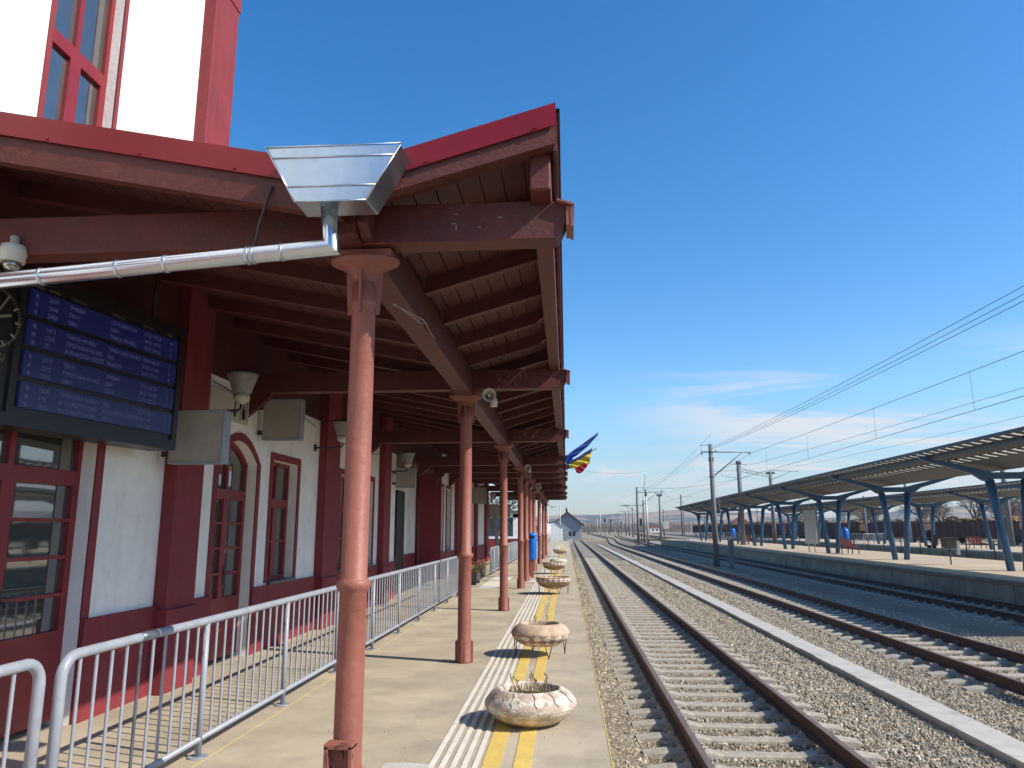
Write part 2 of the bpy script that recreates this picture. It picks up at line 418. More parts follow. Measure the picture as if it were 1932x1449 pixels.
# ------------------------------------------------------------------ tracks
def shift(track, y):
    if track == 1: return 0.0
    if track == 2:
        t = min(1, max(0, (y-105)/90)); return 3.2*t*t*(3-2*t) + max(0, y-195)*.004
    return .00016*max(0, y-90)**2
def rail_path(xc, tr, y0, y1):
    ys = [y0]
    while ys[-1] < y1: ys.append(min(y1, ys[-1] + (5 if ys[-1] > 90 else 12)))
    return [(xc + shift(tr, y), y) for y in ys]
def sweep(mb, path, prof, z):
    n = len(prof); vs = []; fs = []
    for x, y in path:
        for px, pz in prof: vs.append((x+px, y, z+pz))
    for i in range(len(path)-1):
        for k in range(n): fs.append((i*n+k, i*n+(k+1)%n, (i+1)*n+(k+1)%n, (i+1)*n+k))
    mb.add(vs, fs); m = len(mb.v)-len(vs)
    mb.f.append(tuple(m+k for k in range(n))); mb.s.append(False)
    mb.f.append(tuple(m+(len(path)-1)*n+k for k in range(n))); mb.s.append(False)
rail_prof = [(-.075,-.172),(-.075,-.160),(-.012,-.140),(-.010,-.050),(-.036,-.038),(-.036,-.004),(.036,-.004),(.036,-.038),(.010,-.050),(.012,-.140),(.075,-.160),(.075,-.172)]
head_prof = [(-.0365,-.018),(-.030,0),(.030,0),(.0365,-.018)]
def sleeper_mesh():
    m = MB(); xs = [-1.28,-1.05,-.93,-.57,-.42,0,.42,.57,.93,1.05,1.28]
    vs = []
    for x in xs:
        a = abs(x); top = 0 if a > .5 else -.028
        if a > 1.2: top = -.030
        w = .105 if a > .5 else .09
        for (yy, zz) in ((-w-.03,-.20),(-w,top-.012),(-w+.012,top),(w-.012,top),(w,top-.012),(w+.03,-.20)): vs.append((x,yy,zz))
    n = 6; fs = []
    for i in range(len(xs)-1):
        for k in range(n-1): fs.append((i*n+k,i*n+k+1,(i+1)*n+k+1,(i+1)*n+k))
    fs += [tuple(range(n)), tuple(range((len(xs)-1)*n+n-1,(len(xs)-1)*n-1,-1))]
    m.add(vs, fs)
    for xr in (-.7525,.7525):
        for sgn in (-1,1):
            m.box(xr+sgn*.12-.03, xr+sgn*.12+.03, -.05, .05, -.005, .035)
            m.tube([(xr+sgn*.085,-.045,.018),(xr+sgn*.13,-.02,.045),(xr+sgn*.13,.02,.045),(xr+sgn*.085,.045,.018)], .009, 5)
    return m
sl0 = None
def track(name, label, xc, tr, y0, y1, sy0, sy1, n_ind=100, ends=True):
    global sl0
    t = thing(name, label, 'railway track', (xc, y0, ST), 0, 'railway tracks')
    for sgn in (-1, 1):
        r = MB(); p = [(x+sgn*.7525-xc, y-y0) for x, y in rail_path(xc, tr, y0, y1)]
        sweep(r, p, rail_prof, RT-ST); ro = r.build('rail', M['rust'], t)
        h = MB(); sweep(h, p, head_prof, RT-ST+.0005); h.build('rail_head', M['railtop'], ro)
    rest = MB(); y = sy0; k = 0
    while y < sy1:
        if k < n_ind:
            if sl0 is None: o = sleeper_mesh().build('sleeper', M['concrete'], t, bevel=0); sl0 = o
            else: o = sl0.copy(); COL.objects.link(o); o.parent = t
            o.location = (shift(tr,y)+random.uniform(-.01,.01), y-y0, random.uniform(-.012,.004)); o.rotation_euler = (0,0,random.uniform(-.012,.012))
        else:
            s = shift(tr,y); w = .11
            rest.add([(s-1.28,y-y0-w,0),(s+1.28,y-y0-w,0),(s+1.28,y-y0+w,0),(s-1.28,y-y0+w,0),(s-1.28,y-y0-w,-.12),(s+1.28,y-y0-w,-.12)], [(0,1,2,3),(4,5,1,0)])
        y += .60; k += 1
    if rest.v:
        tag(rest.build('sleeper', M['concrete'], t), kind='stuff')
    return t
track('railway_track', 'nearest railway track beside the planter platform, rusty rails on pale concrete sleepers', 2.07, 1, -6, 166, 5.3, 165)
track('railway_track', 'middle railway track between the grey cable trough and the first catenary mast', 7.32, 2, -6, 420, 12.5, 200)
track('railway_track', 'dark railway track running along the wall of the far platform', 12.38, 3, -6, 420, 21.0, 200)
def plain_track(label, pts):
    t = thing('railway_track', label, 'railway track', (pts[0][0], pts[0][1], -.62), 0, 'railway tracks')
    for sgn in (-1,1):
        r = MB()
        for (xa,ya),(xb,yb) in zip(pts, pts[1:]):
            r.obox((xa-pts[0][0]+sgn*.75, ya-pts[0][1], .03), (xb-pts[0][0]+sgn*.75, yb-pts[0][1], .03), .08, .15)
        r.build('rail', M['rust'], t)
    return t
plain_track('siding track directly behind the far end of the second platform', [(25.7,20),(25.7,150),(27,230),(33,400)])
plain_track('yard track curving right beyond the end of the far platform', [(22,150),(22.5,200),(28,300),(38,430)])
plain_track('yard track farthest to the right before the mast rows', [(34,180),(38,260),(48,430)])
plain_track('track under the wagon train loaded with logs', [(74,84),(66,100),(54,117),(46.5,136),(43.4,160),(43,200),(43,330)])
# buffer at the end of the first track
t = thing('buffer_stop', 'low dark buffer stop where the nearest track ends', 'buffer stop', (2.07,166.4,-.75))
b = MB(); b.box(-.95,.95,0,.12,.45,.7); b.build('crossbeam', M['dark'], t)
b = MB(); b.obox((-.7,.1,0),(-.7,.1,.6),.12,.12); b.obox((.7,.1,0),(.7,.1,.6),.12,.12); b.build('post', M['dark'], t)
# cable trough
t = thing('cable_trough', 'long grey concrete cable trough between the two nearest tracks', 'cable trough', (4.82, 6, -.645))
b = MB(); b.box(-.215,-.17,0,112,-.25,-.045); b.box(.17,.215,0,112,-.25,-.045); b.build('channel', M['slab'], t)
rest = MB()
for k in range(112):
    dz = random.uniform(-.006,.006); dx = random.uniform(-.006,.006)
    b = MB(); b.box(-.22+dx, .22+dx, k+.004, k+.996, -.045+dz, .0+dz)
    if k < 60: b.build('lid', M['slab'], t, bevel=.006)
    else: rest.v and None; rest.add(b.v, b.f)
rest.build('lid', M['slab'], t)

# loose ballast stones: scattered instances
def stones(name, label, rects, density, size, seed):
    g = MB()
    for (x0,x1,y0,y1) in rects:
        z = BT + .004
        g.add([(x0,y0,z),(x1,y0,z),(x1,y1,z),(x0,y1,z)], [(0,1,2,3)])
    o = g.build(name, M['stone'])
    tag(o, label, 'ballast', kind='stuff')
    ng = bpy.data.node_groups.new(name, 'GeometryNodeTree')
    ng.interface.new_socket('Geometry', in_out='INPUT', socket_type='NodeSocketGeometry')
    ng.interface.new_socket('Geometry', in_out='OUTPUT', socket_type='NodeSocketGeometry')
    N, L = ng.nodes, ng.links
    gi = N.new('NodeGroupInput'); go = N.new('NodeGroupOutput')
    ds = N.new('GeometryNodeDistributePointsOnFaces'); ds.distribute_method = 'RANDOM'
    ds.inputs['Density'].default_value = density; ds.inputs['Seed'].default_value = seed
    L.new(gi.outputs[0], ds.inputs['Mesh'])
    gin = N.new('GeometryNodeGeometryToInstance')
    for k in range(5):
        ic = N.new('GeometryNodeMeshIcoSphere'); ic.inputs['Radius'].default_value = .5; ic.inputs['Subdivisions'].default_value = 2
        nz = N.new('ShaderNodeTexNoise'); nz.noise_dimensions = '4D'; nz.inputs['W'].default_value = k*7.3+seed; nz.inputs['Scale'].default_value = 1.3; nz.inputs['Detail'].default_value = 1
        vm = N.new('ShaderNodeVectorMath'); vm.operation = 'SUBTRACT'; vm.inputs[1].default_value = (.5,.5,.5)
        L.new(nz.outputs['Color'], vm.inputs[0])
        v2 = N.new('ShaderNodeVectorMath'); v2.operation = 'SCALE'; v2.inputs['Scale'].default_value = 1.3
        L.new(vm.outputs[0], v2.inputs[0])
        sp = N.new('GeometryNodeSetPosition'); L.new(ic.outputs['Mesh'], sp.inputs['Geometry']); L.new(v2.outputs[0], sp.inputs['Offset'])
        sm = N.new('GeometryNodeSetShadeSmooth'); sm.inputs['Shade Smooth'].default_value = False
        L.new(sp.outputs[0], sm.inputs[0]); 
        mt = N.new('GeometryNodeSetMaterial'); mt.inputs['Material'].default_value = M['stone']
        L.new(sm.outputs[0], mt.inputs['Geometry'])
        L.new(mt.outputs[0], gin.inputs[0])
    ins = N.new('GeometryNodeInstanceOnPoints'); ins.inputs['Pick Instance'].default_value = True
    L.new(ds.outputs['Points'], ins.inputs['Points']); L.new(gin.outputs[0], ins.inputs['Instance'])
    rr = N.new('FunctionNodeRandomValue'); rr.data_type = 'FLOAT_VECTOR'; rr.inputs['Max'].default_value = (6.28,6.28,6.28)
    L.new(rr.outputs['Value'], ins.inputs['Rotation'])
    rs = N.new('FunctionNodeRandomValue'); rs.data_type = 'FLOAT_VECTOR'
    rs.inputs['Min'].default_value = (size*.55,size*.55,size*.45); rs.inputs['Max'].default_value = (size*1.35,size*1.25,size*.95); rs.inputs['Seed'].default_value = 5
    L.new(rs.outputs['Value'], ins.inputs['Scale'])
    L.new(ins.outputs[0], go.inputs[0])
    md = o.modifiers.new('scatter', 'NODES'); md.node_group = ng
    return o
ms = bpy.data.materials.new('ballast_stone'); ms.use_nodes = True
N_, L_ = ms.node_tree.nodes, ms.node_tree.links
p_ = N_['Principled BSDF']; p_.inputs['Roughness'].default_value = .9
oi = N_.new('ShaderNodeObjectInfo'); cr = N_.new('ShaderNodeValToRGB')
stops = [(0,(.15,.145,.11)),(.25,(.34,.305,.235)),(.5,(.21,.195,.15)),(.7,(.42,.38,.295)),(.85,(.36,.26,.155)),(.97,(.60,.55,.46))]
cr.color_ramp.elements[0].color = (*stops[0][1],1); cr.color_ramp.elements[1].position = stops[-1][0]; cr.color_ramp.elements[1].color = (*stops[-1][1],1)
for q, c in stops[1:-1]:
    e = cr.color_ramp.elements.new(q); e.color = (*c,1)
L_.new(oi.outputs['Random'], cr.inputs[0]); L_.new(cr.outputs[0], p_.inputs['Base Color'])
M['stone'] = ms
R1 = [(.33,.82,5,26),(.82,3.35,5,26),(3.35,4.58,5,26),(5.06,6.0,8,26),(6.0,8.7,10,26),(8.7,11.0,14,26),(11.0,13.4,18,26)]
stones('ballast_stones', 'loose grey and tan ballast stones round the near rails', R1[:1]+R1[2:4]+[(8.7,11.0,14,26)], 820, .052, 1)
stones('ballast_stones', 'ballast stones lying between the sleepers of the near track', [(.82,3.35,5,26)]+R1[4:5]+R1[6:7], 430, .040, 2)
stones('ballast_stones', 'ballast stones farther along the tracks', [(.33,.82,26,60),(3.35,4.58,26,60),(5.06,6.0,26,60),(8.7,11.0,26,60),(.82,3.35,26,45),(6.0,8.7,26,45)], 330, .062, 3)
t_ = MB()
random.seed(3)
for _ in range(26):
    y = random.uniform(14,60); x = random.uniform(.36,.7) if random.random() < .8 else random.uniform(3.6,4.4)
    for k in range(9):
        a = random.uniform(0,6.28); r = random.uniform(.03,.12); h = random.uniform(.05,.2)
        t_.tube([(x+random.uniform(-.1,.1),y+random.uniform(-.2,.2),BT),(x+r*cos(a),y+r*sin(a),BT+h)], .003, 3, caps=False)
tag(t_.build('dry_weeds', M['grass']), 'dry weeds growing in the ballast by the platform', 'weeds', kind='stuff')

# ------------------------------------------------------------------ station building
XW = -4.45
bld = thing('station_building', 'white station building with dark red pilasters and plinth under the wooden canopy', 'building', (XW, 0, 0))
def P(mb, name, m, parent=None, bevel=0):   # parts given in world coordinates
    off = Vector((XW,0,0)); mb.v = [tuple(Vector(v)-off) for v in mb.v]
    return mb.build(name, M[m], parent or bld, bevel)
Y0, Y1 = -6.0, 42.0
# openings: (y0,y1,z0,z1,kind)
ops = [(-3.6,-2.2,.05,2.95,'arch_door'), (-.6,.5,.95,2.8,'win'), (2.0,3.1,.95,2.8,'win'), (4.95,6.76,.05,3.05,'door0'), (9.25,10.47,.05,2.90,'arch_door'), (11.05,12.12,.93,2.75,'win'), (14.5,15.45,.93,2.78,'win'), (16.1,17.05,.93,2.78,'win'),
       (26.35,27.0,.93,3.2,'win'), (27.65,28.75,.93,3.2,'win'), (31.2,32.4,.93,2.9,'win'), (34.2,35.4,.05,2.9,'arch_door')]
w = MB(); pls = []
cur = Y0; ZT = 4.7
def solid(y0, y1):
    w.box(-4.95, XW, y0, y1, 0, ZT); pls.append((y0,y1))
segs = [(Y0,19.3),(26.3,Y1)]
for s0, s1 in segs:
    c = s0
    for (a,b,z0,z1,k) in [o for o in ops if s0 <= o[0] < s1]:
        solid(c, a)
        w.box(-4.95, XW, a, b, z1, ZT)
        if z0 > .5: w.box(-4.95, XW, a, b, 0, z0); pls.append((a,b))
        c = b
    solid(c, s1)
w.box(-5.45,-5.30,19.3,26.3,0,ZT)                      # back wall of the recessed porch
w.box(-5.30,-4.95,19.3,19.45,0,ZT)
# upper storey (opening 5.5 .. 6.45)
for (a,b,z0,z1) in ((Y0,-2.2,ZT,12.5),(-2.2,-1.25,ZT,4.9),(-2.2,-1.25,7.35,12.5),(-1.25,1.6,ZT,12.5),(1.6,2.55,ZT,4.9),(1.6,2.55,7.35,12.5),(2.55,5.52,ZT,12.5),(5.52,6.45,ZT,4.9),(5.52,6.45,7.35,12.5),(6.45,8.3,ZT,12.5)):
    w.box(-4.95, XW, a, b, z0, z1)
w.box(-12,-4.95,-6,-5.7,0,12.5); w.box(-12,-4.95,8.05,8.3,ZT,12.5); w.box(-12,-4.95,41.7,42,0,ZT)
P(w, 'wall', 'white')
mg = []
for a, b2 in sorted(pls):
    if mg and abs(mg[-1][1]-a) < 1e-6: mg[-1][1] = b2
    else: mg.append([a,b2])
for a, b2 in mg:
    b = MB(); b.box(-4.449,-4.40,a,b2,0,.90); P(b, 'plinth', 'plinth')
b = MB(); b.box(-5.305,-5.24,19.45,26.2,0,.9); b.box(-5.30,-4.40,26.21,26.34,0,ZT); P(b, 'porch_wall', 'plinth')
b = MB()
b.box(-5.29,-5.23,23.0,24.1,0,2.9); P(b, 'porch_doorway', 'black')
b = MB(); b.tube([(-5.0,25.1,0),(-5.0,25.1,4.3)], .06, 10); P(b,'porch_pipe','wood')
def pilaster(y0, y1, zt, xf=-4.30):
    b = MB(); b.box(-4.46, xf, y0, y1, 0, zt); b.box(-4.46, xf+.035, y0-.035, y1+.035, 0, .86)
    P(b, 'pilaster', 'plinth', bevel=.008)
for a, c in ((-5.9,-5.2),(-1.9,-1.2),(13.15,13.95),(17.55,18.2),(29.8,30.5),(33.0,33.6),(36.0,36.7),(40.6,41.7)): pilaster(a, c, 4.4)
b = MB(); b.box(-4.46,-4.30,7.98,8.60,0,12.5); b.box(-4.46,-4.265,7.945,8.635,0,.86); P(b,'pilaster','plinth',bevel=.008)
b = MB(); b.box(-4.46,-4.38,7.80,7.98,8.45,8.62); b.box(-4.46,-4.36,7.64,7.98,8.62,8.80); b.box(-4.46,-4.34,7.35,7.98,8.80,9.2); b.box(-4.305,-4.285,7.965,8.625,8.55,12.5); P(b,'corner_moulding','plinth',bevel=.01)
def arch(y0, y1, zs, rise, n=10):
    return [(y0 + (y1-y0)*i/n, zs + rise*(1-((2*i/n-1)**2))) for i in range(n+1)]
def opening(y0, y1, z0, z1, kind, xf=-4.45, rev=.14):
    if kind == 'upper': rev = .10
    rise = .28 if 'arch' in kind else (.10 if kind == 'upper' else 0)
    arc = arch(y0, y1, z1-rise, rise)
    if rise:      # masonry above the curve
        b = MB(); poly = arc + [(y1, z1+.001), (y0, z1+.001)]
        half = len(arc)//2
        b.prism([arc[i] for i in range(half+1)] + [(y0, z1)], 'x', -4.94, xf-.001)
        b.prism([arc[i] for i in range(half, len(arc))] + [(y1, z1)], 'x', -4.94, xf-.001)
        P(b, 'arch_masonry', 'white')
    # flat painted surround
    t = .11 if kind != 'upper' else .055; b = MB(); o2 = arch(y0-t, y1+t, z1-rise, rise+t, 10) if rise else [(y0,z1+t),(y1,z1+t)]
    zb = max(z0, .9)
    inner = arc if rise else [(y0,z1),(y1,z1)]
    for i in range(len(inner)-1):
        b.prism([inner[i], inner[i+1], o2[i+1], o2[i]], 'x', xf-.003, xf+.014)
    b.box(xf-.003, xf+.014, y0-t, y0, zb, inner[0][1]); b.box(xf-.003, xf+.014, y1, y1+t, zb, inner[-1][1])
    if not rise:
        b.box(xf-.0025, xf+.0135, y0-t, y0, z1, z1+t); b.box(xf-.0025, xf+.0135, y1, y1+t, z1, z1+t)
    if rise:
        b.prism([(y0-t,inner[0][1]),(y0,inner[0][1]),o2[0]] if abs(o2[0][1]-inner[0][1])>.01 else [(y0-t,inner[0][1]),(y0,inner[0][1]),(y0-t,inner[0][1]+.01)], 'x', xf-.003, xf+.014)
    fr = P(b, 'window_surround' if z0 > .5 else 'door_surround', 'plinth')
    xi = xf - rev; f = .055; b = MB(); gl = MB()
    isdoor = z0 < .5
    zh = z1 - rise
    tz = (2.12 if isdoor else z0 + (z1-z0)*(.62 if kind != 'upper' else .47))
    ym = (y0+y1)/2
    def bar(ya,yb,za,zb2,d=.07): b.box(xi-d, xi, ya, yb, za, zb2)
    bar(y0,y0+f,z0,zh); bar(y1-f,y1,z0,zh); bar(y0+f,y1-f,z0,z0+f)
    bar(y0+f,y1-f,tz,tz+.12,.08); bar(ym-.045,ym+.045,z0+f,tz,.085); bar(ym-.03,ym+.03,tz+.12,zh-.002,.075)
    if rise:
        for i in range(len(arc)-1):
            (ya,za),(yb,zb2) = arc[i], arc[i+1]
            b.prism([(ya,za),(yb,zb2),(yb,zb2-f),(ya,za-f)], 'x', xi-.07, xi)
        b.box(xi-.075, xi, ym-.03, ym+.03, zh-.002, z1-f)
    else: bar(y0+f,y1-f,zh-f,zh-.001)
    rows = 4 if isdoor else (2 if kind != 'upper' else 1)
    zlow = z0+.75 if isdoor else z0+f
    if isdoor: bar(y0+f,ym-.045,z0+f,zlow,.06); bar(ym+.045,y1-f,z0+f,zlow,.06)
    for (ya,yb) in ((y0+f,ym-.045),(ym+.045,y1-f)):
        bar(ya,ya+.03,zlow,tz,.065); bar(yb-.03,yb,zlow,tz,.065)
        for r in range(rows+1):
            zz = zlow + (tz-zlow)*r/rows
            bar(ya+.03,yb-.03,max(zlow,zz-.016),min(tz,zz+.016),.06)
    lf = P(b, 'door_leaf' if isdoor else 'window_frame', 'frame')
    if rise: gl.prism([(y0+.02, z0+.02)] + [(max(y0+.02,min(y1-.02,a)), c-.02) for a,c in arc] + [(y1-.02, z0+.02)], 'x', xi-.05, xi-.04)
    else: gl.box(xi-.05, xi-.04, y0+.02, y1-.02, z0+.02, z1-.02)
    go = P(gl, 'pane', 'glass'); 
    go.parent = lf
    if isdoor:
        h = MB(); h.box(xi, xi+.012, ym+.05, ym+.085, .98, 1.22); h.tube([(xi+.012,ym+.068,1.12),(xi+.05,ym+.068,1.12),(xi+.05,ym+.17,1.12)], .009, 6)
        ho = P(h, 'door_handle', 'dark'); ho.parent = lf
    elif kind == 'win':
        s = MB(); s.box(xi, -4.385, y0, y1, z0-.03, z0+.012); so = P(s, 'sill', 'steel')
for o in ops: opening(*o)
opening(5.52,6.45,4.9,7.35,'upper'); opening(1.6,2.55,4.9,7.35,'upper'); opening(-2.2,-1.25,4.9,7.35,'upper')
# dark room behind so that the panes do not show daylight
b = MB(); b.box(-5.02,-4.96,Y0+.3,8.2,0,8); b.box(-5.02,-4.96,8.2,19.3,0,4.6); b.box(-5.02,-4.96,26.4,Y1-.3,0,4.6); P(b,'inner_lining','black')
b = MB()
for k in range(8): b.box(-4.452,-4.43+.002*(k%2),-5.9,26.2,3.64+k*.125,3.64+k*.125+.121)
P(b,'wall_boarding','board')
b = MB(); b.box(-5.46,-4.452,19.2,26.4,3.62,3.72); P(b,'porch_ceiling','board')
b = MB(); b.box(-12,-4.5,8.35,42.1,4.71,4.80); P(b,'wing_roof','tile')
b = MB(); b.prism([(-12.2,12.5),(-3.9,12.5),(-3.9,12.62),(-8,15)], 'y', -6.4, 8.9); P(b,'roof','tile')

# ------------------------------------------------------------------ wooden canopy
colY = [4.8, 10.1, 16.35, 22.4, 25.35, 28.3, 31.4, 37.8, 44.1, 49.9]
can = thing('station_canopy', 'dark red wooden platform canopy on iron columns along the station building', 'canopy', (-1.36, 4.8, 0))
def Q(mb, name, m, parent=None, bevel=0):
    off = Vector((-1.36,4.8,0)); mb.v = [tuple(Vector(v)-off) for v in mb.v]
    return mb.build(name, M[m], parent or can, bevel)
XV, XR, XL = -1.36, -.03, -4.45
ZV, ZR, ZL = 3.975, 4.36, 4.60
YF, YB = 4.3, 51.0
def ztop(x): return ZV + (ZR-ZV)*(x-XV)/(XR-XV) if x > XV else ZV + (ZL-ZV)*(x-XV)/(XL-XV)
KC = .88
cprof = [(.118,0),(.118,.02),(.112,.03),(.112,.26),(.100,.30),(.099,.9),(.098,1.31),(.112,1.325),(.124,1.345),(.124,1.37),(.112,1.385),(.096,1.40),(.094,2.4),(.090,3.17),(.104,3.185),(.108,3.205),(.104,3.225),(.092,3.24),(.092,3.36)]
cprof = [(a*KC, b) for a, b in cprof]
def column_mb(near=False):
    m = MB(); m.lathe(cprof, n=28)
    pr = [(.085,3.34),(.09,3.38),(.11,3.43),(.17,3.47),(.23,3.495),(.24,3.51),(.24,3.525),(.22,3.535)]
    m.lathe(pr, n=28, sx=1, sy=.62)
    m.box(-.20,.20,-.10,.10,3.53,3.575)
    for a in (0, pi/2, pi, -pi/2):   # upright ribs under the capital and at the foot
        c, s = cos(a), sin(a)
        m.obox((c*.10, s*.10, 3.15),(c*.10, s*.10, 3.42), .014, .05, up=(c,s,0))
    m.obox((0,-.105,0),(0,-.105,.46),.11,.10,up=(1,0,0))
    return m
# split the foot box off so that it reads as an open socket
def foot_mb():
    m = MB()
    m.box(-.085,-.060,-.205,-.085,0,.45); m.box(.060,.085,-.205,-.085,0,.45); m.box(-.060,.060,-.115,-.085,0,.45); m.box(-.085,.085,-.205,-.10,.43,.46)
    m.obox((0,-.118,.36),(0,-.118,.40),.03,.02)
    return m
c0 = column_mb(); 
cobj = None
def col_mesh():
    m = MB(); m.lathe(cprof, n=28)
    pr = [(.085,3.34),(.09,3.38),(.11,3.43),(.17,3.47),(.23,3.495),(.24,3.51),(.24,3.525),(.22,3.535)]
    m.lathe(pr, n=28, sx=1, sy=.62)
    m.box(-.20,.20,-.10,.10,3.53,3.575)
    for a in (0, pi/2, pi, -pi/2):
        c, s = cos(a), sin(a)
        m.obox((c*.085, s*.085, 3.14),(c*.105, s*.105, 3.43), .045, .014, up=(-s,c,0))
        m.obox((c*.098, s*.098, 0),(c*.098, s*.098, .27), .035, .05, up=(-s,c,0))
    return m
for i, y in enumerate(colY):
    if cobj is None: cobj = col_mesh().build('column', M['column'], can); cobj.location = (0, 0, 0)
    else: o = cobj.copy(); COL.objects.link(o); o.parent = can; o.location = (0, y-4.8, 0)
f0 = foot_mb().build('column_socket', M['column'], cobj, bevel=.004)
w0 = MB(); w0.tube([(.02,-.215,.47),(-.02,-.22,.44),(-.045,-.21,.38),(0,-.215,.31),(.07,-.20,.32),(.088,-.19,.40),(.06,-.20,.465),(.02,-.215,.47)], .003, 5)
w0.build('wire_loop', M['dark'], cobj)
# longitudinal beam over the columns, in spans with rounded haunches
for i, y in enumerate(colY):
    ya = y + .10; yb = (colY[i+1] - .0) if i+1 < len(colY) else YB - .1
    L_b = yb - ya
    poly = [(ya, 3.84), (ya, 3.66)] + [(ya + .30*(1-cos(t)), 3.66-.16*sin(t)) for t in [pi/2*k/6 for k in range(1,7)]] + [(yb, 3.50), (yb, 3.84)]
    b = MB(); b.prism(poly, 'x', -1.465, -1.255); Q(b, 'longitudinal_beam', 'wood', bevel=.008)
b = MB(); b.box(-1.50,-1.34,4.45,4.89,3.58,3.90); b.prism([(4.45,3.90),(4.45,3.66),(4.56,3.60),(4.7,3.60),(4.7,3.90)], 'x', -1.335, -1.26); Q(b,'beam_end','wood',bevel=.01)
for y in colY:
    b = MB(); z0, z1 = 3.585, 3.86
    b.prism([(XL+.02,z0),(-.04,z0),(.0,z0+.05),(.03,z0+.12),(.03,z1-.03),(-.10,z1),(XL+.02,z1)], 'y', y-.16, y+.02)
    Q(b, 'cross_beam', 'wood', bevel=.008)
    b = MB(); b.prism([(-.03,z1-.005),(.085,z1-.045),(.085,z1-.06),(-.03,z1-.02)], 'y', y-.20, y+.07)
    b.box(.062,.080,y-.19,y+.06,z1-.20,z1-.055); b.box(.03,.062,y-.185,y+.055,z1-.19,z1-.06)
    Q(b, 'beam_end_cap', 'column')
    b = MB(); b.prism([(XL,3.25),(XL,3.58),(XL+.34,3.58),(XL+.30,3.5)], 'y', y-.12, y-.02)   # wall bracket
    Q(b, 'wall_bracket', 'wood')
b = MB(); b.box(-.20,-.065,YF+.12,YB,3.83,4.115); Q(b,'purlin','wood',bevel=.012)
random.seed(8); b = MB()
for k in range(7):
    x = random.uniform(-.75,-.25); z = random.uniform(3.66,3.85); l = random.uniform(.004,.07); v = random.random() < .4
    y = colY[0]-.1612
    if v: b.box(x,x+.003,y,y+.001,z-l*.6,z)
    else: b.box(x,x+l,y,y+.001,z,z+.003)
for y_ in (10.1,16.35):
    for k in range(10):
        x = random.uniform(-1.0,-.3); z = random.uniform(3.62,3.84); l = random.uniform(.01,.05); y = y_-.1612; b.box(x,x+.005,y,y+.001,z-l,z)
tag(Q(b,'paint_scratches','slab'), kind='stuff')
# rafters
ry = [4.48] + [5.4 + k*1.01 for k in range(46)]
ro = ri = None
for y in ry:
    if y > YB-.05: break
    if ro is None:
        m = MB(); m.prism([(XV+.12,ztop(XV+.12)-.215),(-.06,ztop(-.06)-.215),(-.06,ztop(-.06)-.075),(XV+.12,ztop(XV+.12)-.075)], 'y', -.05, .05)
        m.v = [(a+1.36,c,d) for a,c,d in m.v]; ro = m.build('rafter', M['wood'], can); ro.location = (0,y-4.8,0)
        m = MB(); m.prism([(XL+.01,ztop(XL+.01)-.215),(XV-.12,ztop(XV-.12)-.215),(XV-.12,ztop(XV-.12)-.075),(XL+.01,ztop(XL+.01)-.075)], 'y', -.05, .05)
        m.v = [(a+1.36,c,d) for a,c,d in m.v]; ri = m.build('rafter', M['wood'], can); ri.location = (0,y-4.8,0)
    else:
        for s in (ro, ri):
            o = s.copy(); COL.objects.link(o); o.parent = can; o.location = (0,y-4.8,0)
# ceiling boards: run along the platform with dark gaps
b = MB(); x = XL+.01
while x < XR-.05:
    x2 = min(x + .155, XR-.03)
    if not (x < XV < x2):
        b.prism([(x,ztop(x)-.074),(x2-.010,ztop(x2-.010)-.074),(x2-.010,ztop(x2-.010)-.05),(x,ztop(x)-.05)], 'y', YF+.03, YB-.02)
    x = x2
Q(b, 'ceiling_boards', 'board')
b = MB()
for (xa, xb) in ((XL,XV),(XV,XR)):
    n = 2; y = YF+.012
    b.prism([(xa,ztop(xa)-.048),(xb,ztop(xb)-.048),(xb,ztop(xb)-.02),(xa,ztop(xa)-.02)], 'y', y, YB)
Q(b, 'roof_sheet', 'sheet')
# ragged pan-tile edge over the eaves
b = MB(); n = 420; vs = []; fs = []
for i in range(n+1):
    y = YF + (YB-YF)*i/n; wv = .022*sin(i*.9) + .02*sin(y*.75+1) + .008*random.uniform(-1,1)
    for (x, z) in ((XR-.30, ztop(XR-.30)-.012),(XR+.028, ztop(XR)-.02+wv),(XR+.03, ztop(XR)-.05+wv),(XR-.30, ztop(XR-.30)-.018)): vs.append((x,y,z))
for i in range(n):
    for k in range(3): fs.append((i*4+k,i*4+k+1,(i+1)*4+k+1,(i+1)*4+k))
b.add(vs,fs); Q(b,'eaves_sheet','tile')
b = MB(); b.box(-.045,-.02,YF+.05,YB,4.06,4.27); Q(b,'eaves_board','wood')
# front verge flashings and bargeboards
def verge(xa, xb, name, m, dz0, dz1, y0, y1):
    b = MB(); b.prism([(xa,ztop(xa)-dz0),(xb,ztop(xb)-dz0),(xb,ztop(xb)-dz1),(xa,ztop(xa)-dz1)], 'y', y0, y1); return Q(b,name,m)
verge(-1.03,-.025,'verge_flashing','sheet',.155,0,YF-.008,YF)
verge(-4.6,-1.62,'verge_flashing','sheet',.155,-.01,YF-.008,YF)
verge(-1.40,-.035,'bargeboard','wood',.27,.13,YF+.012,YF+.10)
verge(-4.45,-1.40,'bargeboard','wood',.34,.13,YF+.012,YF+.10)
b = MB()
for x in (-4.25,-3.4,-2.75,-2.1,-.85,-.16): b.tube([(x,YF-.008,ztop(x)-.135),(x,YF-.022,ztop(x)-.135)], .009, 8)
Q(b,'flashing_screws','sheet')
b = MB(); b.tube([(-1.18,4.9,3.24),(-1.22,6.2,3.50),(-1.26,7.0,3.52)], .006, 5); b.tube([(-1.17,4.9,3.24),(-1.12,5.6,3.30),(-1.20,6.3,3.5)], .004, 5)
Q(b,'loose_cable','whitebark')

